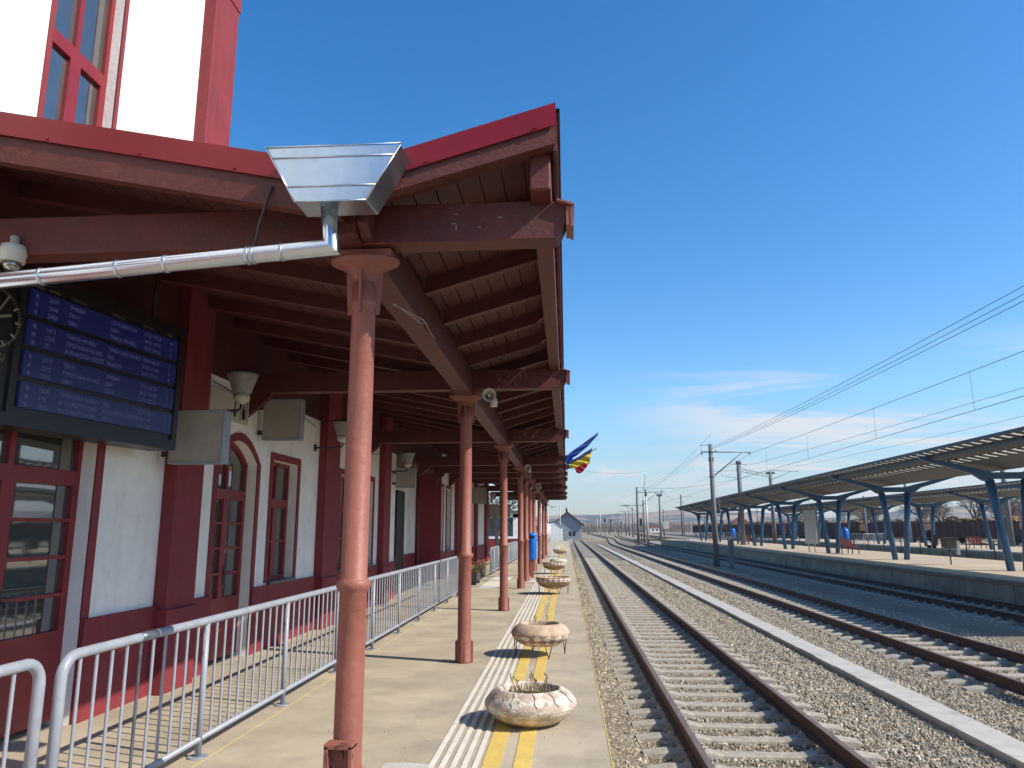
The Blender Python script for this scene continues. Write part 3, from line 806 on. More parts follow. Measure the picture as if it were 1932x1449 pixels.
# rainwater box and pipe at the canopy valley
hp = thing('rainwater_hopper', 'galvanised rainwater box with long shiny downpipe hanging under the canopy valley', 'rain gutter', (-1.37,4.2,3.6))
def H(mb, name, m, parent=None, bevel=0):
    off = Vector((-1.37,4.2,3.6)); mb.v = [tuple(Vector(v)-off) for v in mb.v]
    return mb.build(name, M[m], parent or hp, bevel)
b = MB()
F = [(-1.80,4.00),(-.965,3.985),(-1.165,3.635),(-1.60,3.635)]; yf, yb = 4.07, 4.29
vs = [(x,yf,z) for x,z in F] + [(x+ (0.02 if i in (1,2) else -.0),yb,z) for i,(x,z) in enumerate(F)]
b.add(vs, [(0,1,2,3),(4,7,6,5),(1,5,6,2),(0,3,7,4),(3,2,6,7)])
H(b,'hopper_box','zinc',bevel=.004)
b = MB()
for (za, xa, xb) in ((3.925,-1.757,-1.005),(3.735,-1.655,-1.11),(3.998,-1.80,-.965),(3.637,-1.60,-1.165)): b.tube([(xa,yf-.003,za),(xb,yf-.003,za-.003)], .005, 6)
b.tube([(-1.80,yf,4.0),(-1.60,yf,3.635)], .006, 6); b.tube([(-.965,yf,3.985),(-1.165,yf,3.635)], .006, 6)
H(b,'folded_seams','zinc')
R = .052
A = Vector((-1.425,4.18,3.64)); B = Vector((-1.40,4.18,3.385)); C_ = Vector((-4.38,4.10,3.13))
b = MB(); dn = (B-A).normalized(); dl = (C_-B).normalized(); nb_ = (dn-dl).normalized(); nn = 24; vs = []
for q, cen, dr in ((0,A,dn),(1,B,dn),(2,B,dl),(3,C_,dl)):      # mitred elbow: both rings at B lie in the bisecting plane
    if q in (0,3): ax = dn.cross(dl).normalized(); ay = dr.cross(ax).normalized()
    else: ax = dn.cross(dl).normalized(); ay = dr.cross(ax).normalized()
    for k in range(nn):
        t = 2*pi*k/nn; p_ = cen + ax*(R*cos(t)) + ay*(R*sin(t))
        if q in (1,2):
            m_ = (dn+dl).normalized(); tt = -(p_-B).dot(m_)/dr.dot(m_); p_ = p_ + dr*tt
        vs.append(p_)
for a_, b_ in ((0,1),(2,3)):
    b.add([vs[a_*nn+k] for k in range(nn)]+[vs[b_*nn+k] for k in range(nn)], [(k,(k+1)%nn,(k+1)%nn+nn,k+nn) for k in range(nn)], True)
b.f.append(tuple(range(nn))); b.s.append(False)
H(b,'downpipe','zincp')
b = MB()
for t in (.10,.16,.34,.44,.6,.8):
    p = B.lerp(C_, t); d = (C_-B).normalized()
    b.tube([p-d*.009, p+d*.009], R+.004, 20)
    if t == .16: b.tube([p+d*.03-d*.009, p+d*.03+d*.009], R+.006, 20)
H(b,'pipe_bands','zinc')
p = B.lerp(C_, .16)
b = MB(); b.tube([(p.x,p.y,p.z+.05),(p.x+.01,p.y+.02,p.z+.20),(p.x+.03,p.y+.14,3.86)], .008, 6); H(b,'hanger_rod','dark')

# ------------------------------------------------------------------ departure board
RZ = RAD(-9.0)
bd = thing('departure_board', 'large black departure board with blue screens and a clock under the canopy', 'information board', (-4.0, 7.327, 2.50), 0)
bd.rotation_euler = (0,0,RZ)
# board local frame: y along the board (towards -y is nearer), x outwards
Wd, Hd = 2.95, 1.29
b = MB(); b.box(-.30,-.012,-Wd,0,0,Hd); b.build('case', M['black'], bd, bevel=.006)
b = MB()
for (ya,yb,za,zb) in ((-Wd,0,0,.10),(-Wd,0,Hd-.10,Hd),(-Wd,-Wd+.05,.10,Hd-.10),(-.07,0,.10,Hd-.10),(-1.99,-1.93,.10,Hd-.10)): b.box(-.012,.012,ya,yb,za,zb)
b.build('bezel', M['black'], bd)
rows = [("R","2339","SIMERIA","CLUJ NAPOCA","17:23 17:25","4"),("R","2468","TEIUS","SIBIU","18:02 18:10","1"),("R","2443","SIBIU","TARGU MURES","18:31 18:32","3"),
 ("IR","1813","TARGU MURES","TIMISOARA NORD","18:54 18:55","1"),("IR","1765","TIMISOARA NORD","IASI","19:03 19:04","2"),("IR","75","BUDAPESTA KELETI","BRASOV","20:11 20:12","4"),
 ("R","2307","TEIUS","SIMERIA","20:16 20:20","1"),("R","2292","TIMISOARA NORD","SIBIU","20:37 20:38","3"),("R","2415","SIBIU","TEIUS","21:11 22:20","1"),
 ("IR","1838","TIMISOARA NORD","IASI","22:07 22:10","2"),("IR","472","BUCURESTI NORD","BUDAPESTA KELETI","0:44 0:45","1"),("IR","1805","BUCURESTI NORD","TEIUS","2:06 2:08","1")]
def text_obj(name, items, m, parent, x=.0155):
    """items: (text, y, z, size); flat lettering on the board face, reading towards +y"""
    MBt = MB()
    for tx, yy, zz, sz in items:
        cu = bpy.data.curves.new('t', 'FONT'); cu.body = tx; cu.size = sz; cu.extrude = 0; cu.resolution_u = 1
        to = bpy.data.objects.new('t', cu); COL.objects.link(to)
        me = bpy.data.meshes.new_from_object(to.evaluated_get(bpy.context.evaluated_depsgraph_get()))
        vs = [(x, yy + v.co.x*.92, zz + v.co.y) for v in me.vertices]
        MBt.add(vs, [tuple(f.vertices) for f in me.polygons])
        bpy.data.objects.remove(to); bpy.data.curves.remove(cu); bpy.data.meshes.remove(me)
    me = bpy.data.meshes.new(name); me.from_pydata(MBt.v, [], MBt.f); me.materials.append(m)
    o = bpy.data.objects.new(name, me); COL.objects.link(o); o.parent = parent
    return o
sy0, sy1 = -1.89, -.09
z_hi, z_lo = 1.125, .155
ph = (z_hi - z_lo - 3*.045)/4
for k in range(4):
    zt = z_hi - k*(ph+.045)
    b = MB(); b.box(-.012,.012,sy0,sy1,zt-ph,zt); so = b.build('screen', M['screen'], bd)
    items = []
    for j in range(3):
        r = rows[k*3+j]; z = zt - .066 - j*.067
        for tx, yy in zip(r, (.04,.17,.38,.86,1.30,1.68)): items.append((tx, sy0+yy, z, .055))
    text_obj('screen_lettering', items, M['screentext'], so)
text_obj('column_headings', [("TREN",sy0+.03,1.145,.036),("NUMAR",sy0+.16,1.145,.036),("PLEACA LA",sy0+.40,1.145,.036),("VINE DE LA",sy0+.86,1.145,.036),("SOS. PLEC.",sy0+1.28,1.145,.036),("LINIA",sy0+1.62,1.145,.036)], M['text'], bd, .013)
text_obj('board_title', [("DEPARTS/",-2.46,.47,.10),("DEPARTURES",-2.66,.31,.10)], M['text'], bd, .013)
b = MB(); cy, cz, cr_ = -2.20, .80, .24
for k in range(60):
    a = 2*pi*k/60; l = .05 if k % 5 == 0 else .02; wd = .018 if k % 5 == 0 else .006
    p0 = Vector((.014, cy+cr_*sin(a), cz+cr_*cos(a))); p1 = Vector((.014, cy+(cr_-l)*sin(a), cz+(cr_-l)*cos(a)))
    b.obox(p0, p1, wd, .004, up=(1,0,0))
b.obox((.016,cy,cz),(.016,cy+.15,cz+.05),.022,.004,up=(1,0,0)); b.obox((.018,cy,cz),(.018,cy+.11,cz+.19),.014,.004,up=(1,0,0))
b.build('clock_face', M['text'], bd)
for yy in (-.3,-2.6):
    b = MB(); b.tube([(-.15,yy,Hd),(-.15,yy,Hd+.6)], .02, 8); b.build('hanger', M['dark'], bd)

# ------------------------------------------------------------------ light boxes, signs, lamps
def lightbox(x0, x1, y, z0, z1, label, depth=.16):
    t = thing('light_box_sign', label, 'sign', ((x0+x1)/2, y, z0), 0, 'blank grey light box signs')
    w2 = (x1-x0)/2; h = z1-z0
    b = MB(); b.box(-w2+.02,w2-.02,.01,depth,.02,h-.02); b.build('panel', M['grey_plastic'], t)
    b = MB()
    for q in ((-w2,w2,0,.02),(-w2,w2,h-.02,h)): b.box(q[0],q[1],0,depth+.01,q[2],q[3])
    b.box(-w2,-w2+.02,0,depth+.01,.02,h-.02); b.box(w2-.02,w2,0,depth+.01,.02,h-.02); b.build('frame', M['rail_paint'], t)
    b = MB(); b.box(-w2-.10,-w2,.04,.08,.08,.14); b.box(-w2-.10,-w2,.04,.08,h-.14,h-.08); b.build('bracket', M['dark'], t)
    return t
lightbox(-4.28,-3.68,7.72,2.40,2.98,'blank grey light box sign at the right end of the departure board')
lightbox(-4.36,-3.80,10.35,2.97,3.56,'blank grey light box sign between the arrow sign and the second lamp')
lightbox(-4.36,-3.85,18.9,2.75,3.25,'small blank light box sign below the third lamp')
lightbox(-4.36,-3.70,34.5,2.85,3.60,'whitish light box sign near the far end of the building')
lightbox(-4.30,-3.10,41.5,2.35,3.05,'pale sign box hanging farthest along the building wall')
b = MB(); b.box(-4.40,-4.378,8.85,9.98,3.10,3.44)
asg = thing('arrow_sign', 'white sign with a down arrow and a bottle symbol above the arched door', 'sign', (-4.44,9.4,3.12))
b = MB(); b.box(-.01,.03,-.55,.58,0,.36); b.build('sign_plate', M['offwhite'], asg, bevel=.004)
b = MB(); b.box(.031,.034,.12,.15,.14,.30); b.prism([(.07,.15),(.20,.15),(.135,.05)],'x',.031,.034); b.build('arrow', M['black'], asg)
b = MB(); b.box(.031,.034,.36,.46,.06,.21); b.box(.031,.034,.395,.425,.21,.31); b.build('pictogram', M['black'], asg)
b = MB()
for q in ((.30,.315,.04,.33),(.50,.515,.04,.33)): b.box(.031,.033,q[0],q[1],q[2],q[3])
b.build('border', M['black'], asg)
lamp0 = thing('wall_lamp', 'nearest bell shaped wall lamp beside the departure board', 'lamp', (-4.45,8.7,3.13), 0, 'bell shaped lamps along the wall')
def lamp_parts(t):
    b = MB(); b.tube([(0,0,0),(.46,0,0),(.50,0,.03),(.50,0,.10)], .017, 8); b.box(0,.02,-.05,.05,-.06,.06); b.build('arm', M['dark'], t)
    b = MB(); b.lathe([(.035,.08),(.045,.10),(.09,.12),(.10,.16),(.10,.21)], c=(.50,0,0), n=20); b.build('socket', M['offwhite'], t)
    b = MB(); b.lathe([(.10,.21),(.115,.24),(.18,.43),(.185,.45)], c=(.50,0,0), n=24); b.build('shade', M['lamp_grey'], t)
    b = MB(); b.lathe([(.19,.45),(.195,.46),(.15,.485),(.05,.50)], c=(.50,0,0), n=24); b.build('cap', M['dark'], t)
lamp_parts(lamp0)
for y, z, lb in ((12.9,3.13,'bell shaped wall lamp right of the grey light box, second along the wall'),(18.4,3.13,'bell shaped wall lamp left of the porch, third along the wall'),(30.6,3.13,'bell shaped wall lamp seen just left of the second column'),(35.6,3.13,'small bell shaped wall lamp beyond the second column'),(40.2,3.13,'farthest bell shaped wall lamp near the building end')):
    dup(lamp0, (-4.45,y,z), label=lb)
def horn(loc, rz, label):
    t = thing('horn_speaker', label, 'loudspeaker', loc, rz, 'horn loudspeakers under the canopy')
    b = MB()
    pr = [(.018,.10),(.03,.04),(.055,-.03),(.085,-.09),(.095,-.10),(.085,-.095),(.05,-.02)]
    vs=[]; fs=[]; n=20
    for r,a in pr:
        for k in range(n): vs.append((r*cos(2*pi*k/n), a, r*sin(2*pi*k/n)))
    for i in range(len(pr)-1):
        for k in range(n): fs.append((i*n+k,i*n+(k+1)%n,(i+1)*n+(k+1)%n,(i+1)*n+k))
    b.add(vs,fs,True); b.build('horn', M['offwhite'], t)
    b = MB(); b.tube([(0,.05,0),(0,.16,0)], .05, 14); b.tube([(0,-.07,0),(0,.04,0)], .022, 10); b.build('driver', M['offwhite'], t)
    b = MB(); b.tube([(.07,.08,-.02),(.07,.08,-.13)],.048,12); b.tube([(0,.1,.04),(0,.1,.12)], .012, 6); b.build('bracket', M['offwhite'], t)
    return t
h0 = horn((-1.02,9.86,3.47), RAD(8), 'white horn loudspeaker hanging beside the second column')
dup(h0, (-1.12,21.9,3.47), label='small horn loudspeaker beside the fourth column')
dup(h0, (-1.12,30.9,3.47), label='tiny horn loudspeaker farther down the column row')
cm = thing('dome_camera', 'white dome security camera hanging under the beam above the departure board', 'security camera', (-3.80,4.62,3.47))
b = MB(); b.lathe([(.04,.18),(.075,.17),(.085,.14),(.085,.11),(.078,.105),(.078,.06),(.072,.05)][::-1], n=24); b.build('housing', M['offwhite'], cm)
b = MB(); b.lathe([(.01,-.015),(.04,-.005),(.055,.02),(.06,.05)], n=20); b.build('dome', M['glass'], cm)
b = MB(); b.lathe([(.03,.17),(.03,.24)], n=12); b.build('ceiling_mount', M['grey_plastic'], cm)
def wall_cable(name, pts, label):
    b = MB(); b.tube(pts, .006, 5); tag(b.build(name, M['dark']), label, 'cable', 'loose cables on the wall')
wall_cable('wall_cable', [(-4.43,8.9,3.55),(-4.42,10.0,3.47),(-4.35,11.4,3.62),(-4.42,12.8,3.5)], 'thin dark cable sagging behind the grey light boxes')
wall_cable('wall_cable', [(-4.43,14.1,3.42),(-4.40,15.8,3.34),(-4.43,17.4,3.44)], 'thin dark cable on the wall before the third lamp')

# ------------------------------------------------------------------ railings
def railing(name, x, ys, label, y_start, y_end, bent=(True, False), steel_at=None, rz=0, sp=.157, H=1.0):
    t = thing(name, label, 'railing', (x, y_start, 0), rz, 'grey tube railings along the platform')
    L = y_end - y_start; r = .031
    pts = [(0,0,.02)] if bent[0] else []
    if bent[0]: pts += [(0,0,H-.12)] + [(0,.12-.12*cos(a),H-.12+.12*sin(a)) for a in [pi/2*k/6 for k in range(1,7)]]
    else: pts += [(0,0,H)]
    if bent[1]: pts += [(0,L-.12+.12*sin(a),H-.12+.12*cos(a)) for a in [pi/2*k/6 for k in range(0,7)]] + [(0,L,.02)]
    else: pts += [(0,L,H)]
    b = MB(); b.tube(pts, r, 12); b.build('handrail', M['rail_paint'], t)
    b = MB(); b.tube([(0,0,.13),(0,L,.13)], .022, 10); b.build('bottom_rail', M['rail_paint'], t)
    pn = 0
    for y in ys:
        b = MB(); b.tube([(0,y-y_start,0),(0,y-y_start,H-.01)], .024, 10); b.lathe([(.075,0),(.075,.010)], c=(0,y-y_start,0), n=14); b.build('post', M['rail_paint'], t)
    k = 1; n = 0; y = sp
    while y < L-.06:
        if all(abs(y+y_start-p) > .05 for p in ys):
            b = MB(); b.tube([(0,y,.13),(0,y,H-.01)], .0105, 6, caps=False)
            st = steel_at is not None and abs(y+y_start-steel_at) < sp*.5
            b.build('baluster', M['steel'] if st else M['rail_paint'], t); n += 1
        y += sp
    if steel_at:
        b = MB(); b.tube([(0,steel_at-y_start-.10,H),(0,steel_at-y_start+.10,H)], r+.002, 12); b.tube([(0,steel_at-y_start-.10,.13),(0,steel_at-y_start+.10,.13)], .024, 12); b.build('joint_sleeve', M['steel'], t)
    return t
fy = [5.90+1.72*k for k in range(9)]
railing('railing', -2.83, fy, 'grey tube railing running from the left corner to the second column, with one steel joint', 4.19, 19.66, (True, True), steel_at=5.05)
railing('railing', -2.87, [], 'nearest grey railing section cut off by the left picture edge', 1.2, 4.07, (True, True))
railing('railing', -2.84, [29.6+1.9*k for k in range(8)], 'far grey railing section beyond the tactile paving', 28.3, 44.3, (True, True), sp=.20)
# tall pale fence far along the platform
t = thing('tall_fence', 'tall white steel fence beyond the last canopy column', 'fence', (-2.0,60,0))
for k in range(28):
    b = MB(); b.tube([(-k*.02,k*2.2,0),(-k*.02,k*2.2,2.4)], .05, 6); b.build('post', M['offwhite'], t)
b = MB()
for z in (.25,1.2,2.3): b.tube([(0,0,z),(-.54,59.4,z)], .03, 5)
for k in range(100): b.tube([(-k*.0054,k*.594,.25),(-k*.0054,k*.594,2.3)], .012, 3, caps=False)
b.build('mesh_panel', M['offwhite'], t)

# ------------------------------------------------------------------ planters
def plants(kind, n=60, r=.26, z=.27, seed=1, tall=.25):
    random.seed(seed); b = MB()
    for k in range(n):
        a = random.uniform(0,6.28); q = r*math.sqrt(random.random()); x, y = q*cos(a), q*sin(a)
        h = random.uniform(.03, .10) if random.random() < .95 else random.uniform(.12, tall)
        p = [(x,y,z)]; dx, dy = random.uniform(-.05,.05), random.uniform(-.05,.05)
        for s in (1,2,3): p.append((x+dx*s*.5*h*8, y+dy*s*.5*h*8, z+h*s/3))
        b.tube(p, [.004,.0035,.003,.002], 4, caps=False)
        if h > .12:
            for m in range(5):
                u = random.uniform(.4,1); e = Vector(p[1]).lerp(Vector(p[3]), u); f = e + Vector((random.uniform(-.02,.02),random.uniform(-.02,.02),random.uniform(.0,.03)))
                b.tube([e,f],.005,3,caps=False)
    return b
def planter(x, y, kind, sc, m, label, seed, legs=True, lift=.11, rz=0, plants_n=50):
    t = thing('planter', label, 'planter', (x,y,0), rz, 'round mosaic planters along the platform edge')
    z0 = lift if legs else 0.0
    b = MB(); wob = lambda t_, z_: 1 + .008*sin(3*t_+seed) + .004*sin(7*t_+z_*20)
    if kind == 'donut':
        pr = [(.14,.0),(.24,.012),(.33,.06),(.395,.125),(.415,.165),(.405,.20),(.36,.255),(.30,.292),(.275,.30),(.255,.29),(.25,.25),(.245,.22)]
    else:
        pr = [(.10,.0),(.20,.02),(.30,.07),(.37,.13),(.41,.185),(.415,.19),(.42,.30),(.405,.305),(.385,.30),(.38,.24)]
    pr = [(r*sc, z+z0) for r, z in pr]
    b.lathe(pr, n=40, wob=wob); b.build('bowl', m, t)
    zs = z0 + (.225 if kind == 'donut' else .25); rs = (.245 if kind == 'donut' else .38)*sc
    b = MB(); b.lathe([(rs,zs-.01),(rs*.6,zs+.012),(.02,zs+.02)], n=24); b.build('soil', M['soil'], t)
    plants(0, plants_n, rs*.85, zs, seed, .22).build('dry_stems', M['grass'], t)
    if kind == 'donut' and not legs:
        c = MB()
        for a in (-2.0,-1.45,-.95,-2.7,-.45):
            p = [(.30*cos(a)*sc,.30*sin(a)*sc,z0+.296),(.345*cos(a+.05)*sc,.345*sin(a+.05)*sc,z0+.270),(.385*cos(a+.02)*sc,.385*sin(a+.02)*sc,z0+.232),(.408*cos(a+.08)*sc,.408*sin(a+.08)*sc,z0+.20)]
            c.tube(p, .0028, 4)
        c.build('crack_lines', M['dark'], t)
    if legs:
        b = MB()
        for k in range(4):
            a = 2*pi*k/4 + .35
            for da in (-.14,.14):
                top = (.37*sc*cos(a+da*1.3), .37*sc*sin(a+da*1.3), z0+.10); foot = (.36*sc*cos(a), .36*sc*sin(a), .005)
                b.tube([top, foot], .007, 5)
        b.tube([(.36*sc*cos(2*pi*k/24),.36*sc*sin(2*pi*k/24),z0+.095) for k in range(25)], .007, 5)
        b.build('wire_stand', M['rust'], t)
    return t
pm1 = planter_mat('planter_mosaic_pink', (.52,.42,.345), (.68,.63,.53), 10, .19, .085, (.55,.36,.12), low=(17,.105,.05,.158))
pm2 = planter_mat('planter_mosaic_pale', (.40,.24,.20), (.70,.64,.52), 15, .215, .085, (.46,.30,.12), band=(.13,.30), outer=(.50,.38,.28))
pm3 = planter_mat('planter_mosaic_red', (.66,.63,.58), (.30,.11,.09), 20, .345, .052, (.30,.17,.06), band=(.33,.43), outer=(.40,.27,.15))
pm4 = planter_mat('planter_white', (.62,.60,.54), (.52,.50,.45), 8, .2, .4, (.5,.48,.42))
planter(-.352, 7.10, 'donut', 1.0, pm1, 'nearest planter, cracked pinkish mosaic bowl standing flat on the yellow lines', 1, legs=False, plants_n=150)
planter(-.385, 10.70, 'donut', .98, pm2, 'second planter, donut shaped with cream diamonds on a wire stand', 2, lift=.13, plants_n=20)
planter(-.37, 20.5, 'bowl', 1.12, pm3, 'third planter, open bowl with a white rim of red diamonds', 3, lift=.14, plants_n=20)
planter(-.50, 29.6, 'bowl', 1.08, pm3, 'fourth planter, bowl with checkered rim standing in front of the white one', 4, lift=.14, plants_n=20)
planter(-.42, 37.0, 'donut', 1.05, pm4, 'fifth planter, plain whitish ring without legs', 5, legs=False, plants_n=10)
planter(-.42, 47.5, 'bowl', 1.05, pm2, 'farthest planter, small brown bowl on wire legs near the end of the lines', 6, lift=.16, plants_n=20)

# litter bin on its post
t = thing('litter_bin', 'bright blue plastic litter bin on a post beside the sixth column', 'litter bin', (-1.25,27.3,0))
b = MB(); b.box(-.05,.05,-.03,.03,0,.62); b.build('post', M['column'], t)
b = MB(); b.lathe([(.12,.62),(.155,.66),(.16,1.25),(.165,1.42),(.15,1.47)], n=20, sx=1.05, sy=.85); b.build('bin_body', M['bluebin'], t)
b = MB(); b.lathe([(.165,1.44),(.168,1.50),(.13,1.55),(.02,1.57)], n=20, sx=1.05, sy=.85); b.build('lid', M['bluebin'], t)
b = MB(); b.box(-.10,.10,-.150,-.13,1.38,1.46); b.build('slot', M['black'], t)
# flower troughs by the wall
def trough(x, y, label, seed):
    t = thing('flower_trough', label, 'flower box', (x,y,0), 0, 'flower troughs by the railing')
    b = MB(); b.box(-.16,.16,-.5,.5,.12,.36); b.box(-.14,.14,-.45,-.40,0,.12); b.box(-.14,.14,.40,.45,0,.12); b.build('box', M['dark'], t)
    random.seed(seed); b = MB()
    for k in range(160):
        a = random.uniform(0,6.28); px, py = random.uniform(-.15,.15), random.uniform(-.48,.48)
        e = Vector((px+random.uniform(-.14,.14), py+random.uniform(-.12,.12), .36+random.uniform(.05,.22)))
        d = Vector((cos(a),sin(a),random.uniform(-.4,.5)))*.06; s = d.cross(Vector((0,0,1))).normalized()*.02
        b.add([e-d, e+s, e+d, e-s], [(0,1,2,3)])
        b.tube([(px,py,.34), e], .003, 3, caps=False)
    b.build('foliage', M['rosy'], t); return t
M['rosy'] = mat('reddish_plants', (.20,.075,.035), .8, (.16,.13,.04), 6, nfac=(.4,.55))
trough(-2.95,24.0,'dark flower trough with reddish plants beside the tactile paving',1); trough(-3.1,27.0,'dark flower trough with reddish plants, the farther one by the railing',2)

# ------------------------------------------------------------------ flags
def cloth(name, m, pts_a, pts_b, parent, th=.004, wav=.03, n=14):
    """a strip of cloth between two polylines, with folds"""
    def samp(P_, t):
        t *= len(P_)-1; i = min(int(t), len(P_)-2); return Vector(P_[i]).lerp(Vector(P_[i+1]), t-i)
    b = MB(); vs = []; fs = []; mrow = 6
    for i in range(n+1):
        for j in range(mrow+1):
            p = samp(pts_a, i/n).lerp(samp(pts_b, i/n), j/mrow)
            p = p + Vector((0, wav*sin(i*1.1+j*1.3), 0)); vs.append(p)
    k = len(vs); vs += [v + Vector((0,th,0)) for v in vs]
    q = mrow+1
    for i in range(n):
        for j in range(mrow):
            a = i*q+j; fs.append((a,a+1,a+q+1,a+q)); fs.append((k+a,k+a+q,k+a+q+1,k+a+1))
    b.add(vs, fs, True); return b.build(name, m, parent)
fl = thing('blue_flag', 'plain blue flag twisted by the wind at the canopy edge, above the striped flag', 'flag', (.0,20.6,3.6), 0, 'flags on the canopy edge')
b = MB(); b.tube([(-.15,.1,-.05),(.02,0,-.02),(.90,0,.70)], .012, 6); b.build('flagpole', M['rust'], fl)
cloth('flag_cloth', M['flagblue'], [(.93,0,.74),(.60,0,.50),(.30,0,.29),(.03,0,.10)], [(.91,0,.66),(.64,0,.36),(.38,0,.14),(.19,0,.02)], fl, wav=.04)
cloth('flag_cloth', M['flagblue'], [(.01,0,.12),(.02,0,-.10),(.05,0,-.28)], [(.21,0,.06),(.19,0,-.08),(.27,0,-.24)], fl, wav=.04)
fr = thing('tricolour_flag', 'blue, yellow and red flag blowing at the canopy edge, below the blue flag', 'flag', (.0,20.4,3.5), 0, 'flags on the canopy edge')
b = MB(); b.tube([(-.15,.1,-.10),(.10,0,-.02),(.86,0,.36)], .012, 6); b.build('flagpole', M['rust'], fr)
A0 = [(.75,0,.39),(.50,0,.23),(.27,0,.09),(.09,0,.01)]; A1 = [(.71,0,.27),(.49,0,.13),(.27,0,.02),(.10,0,-.05)]
A2 = [(.66,0,-.02),(.50,0,-.06),(.30,0,-.15),(.10,0,-.18)]; A3 = [(.56,0,-.16),(.49,0,-.24),(.41,0,-.32),(.30,0,-.30)]
cloth('blue_band', M['flagblue'], A0, A1, fr, wav=.035); cloth('yellow_band', M['flagyellow'], A1, A2, fr, wav=.035); cloth('red_band', M['flagred'], [(.66,0,-.02),(.50,0,-.06),(.38,0,-.11),(.24,0,-.165)], A3, fr, wav=.035)

# ------------------------------------------------------------------ far platforms and their canopies
M['pwall'] = mat('platform_wall_concrete', (.50,.40,.27), .9, (.36,.29,.20), 1.5, bump=.3, bs=25, dirt=((.20,.16,.11), .8, .5, .75), streak=.5)
def far_platform(name, x0, x1, y0, y1, sl, z=.05):
    g = MB()
    def q(x, y): return x + sl*(y-31)
    vs = [(q(x0,y0),y0,z),(q(x1,y0),y0,z),(q(x1,y1),y1,z),(q(x0,y1),y1,z)]
    g.add(vs + [(a,b,-.98) for a,b,c in vs], [(0,1,2,3),(0,4,5,1),(1,5,6,2),(2,6,7,3),(3,7,4,0)])
    o = struct(name, g, M['platform2']); o.data.materials.append(M['pwall'])
    for i_, f_ in enumerate(o.data.polygons): f_.material_index = 0 if abs(f_.normal.z) > .5 else 1
    return o
SL2 = .010
far_platform('platform', 13.95, 22.2, -10, 121, SL2)
g = MB()
g.add([(13.90+SL2*(y-31), y, z) for y in (-10,121) for z in (.062,-.05)] + [(14.3+SL2*(y-31), y, .062) for y in (-10,121)], [(0,1,3,2),(0,2,5,4)])
struct('platform_coping', g, mat('coping_concrete', (.34,.27,.18), .9, (.22,.20,.16), 2, bump=.3, bs=30))
g = MB(); g.add([(14.02+SL2*(y-31)+dx, y, .0665) for y in (-10,121) for dx in (0,.10)], [(0,1,3,2)])
struct('platform_edge_line', g, M['yellow'])
g = MB(); g.add([(15.0+SL2*(y-31)+dx, y, .054) for y in (-10,121) for dx in (0,.55)], [(0,1,3,2)]); g.add([(21.3+SL2*(y-31)+dx, y, .054) for y in (-10,121) for dx in (0,.5)], [(0,1,3,2)])
struct('tactile_paving', g, mat('buff_tactile_strip', (.62,.48,.26), .85, (.55,.42,.24), 3))
g = MB()
for k in range(44):
    y = -8 + k*3; x = 13.948+SL2*(y-31); g.box(x-.004, x, y, y+.03, -.95, -.06)
struct('platform_wall_joints', g, M['dark'])
far_platform('platform', 28.9, 39.0, -10, 125, 0.015, .05)
g = MB(); g.add([(28.9+.015*(y-31)+dx, y, .056) for y in (-10,125) for dx in (0,.25)], [(0,1,3,2)])
struct('platform_edge_line', g, M['offwhite'])

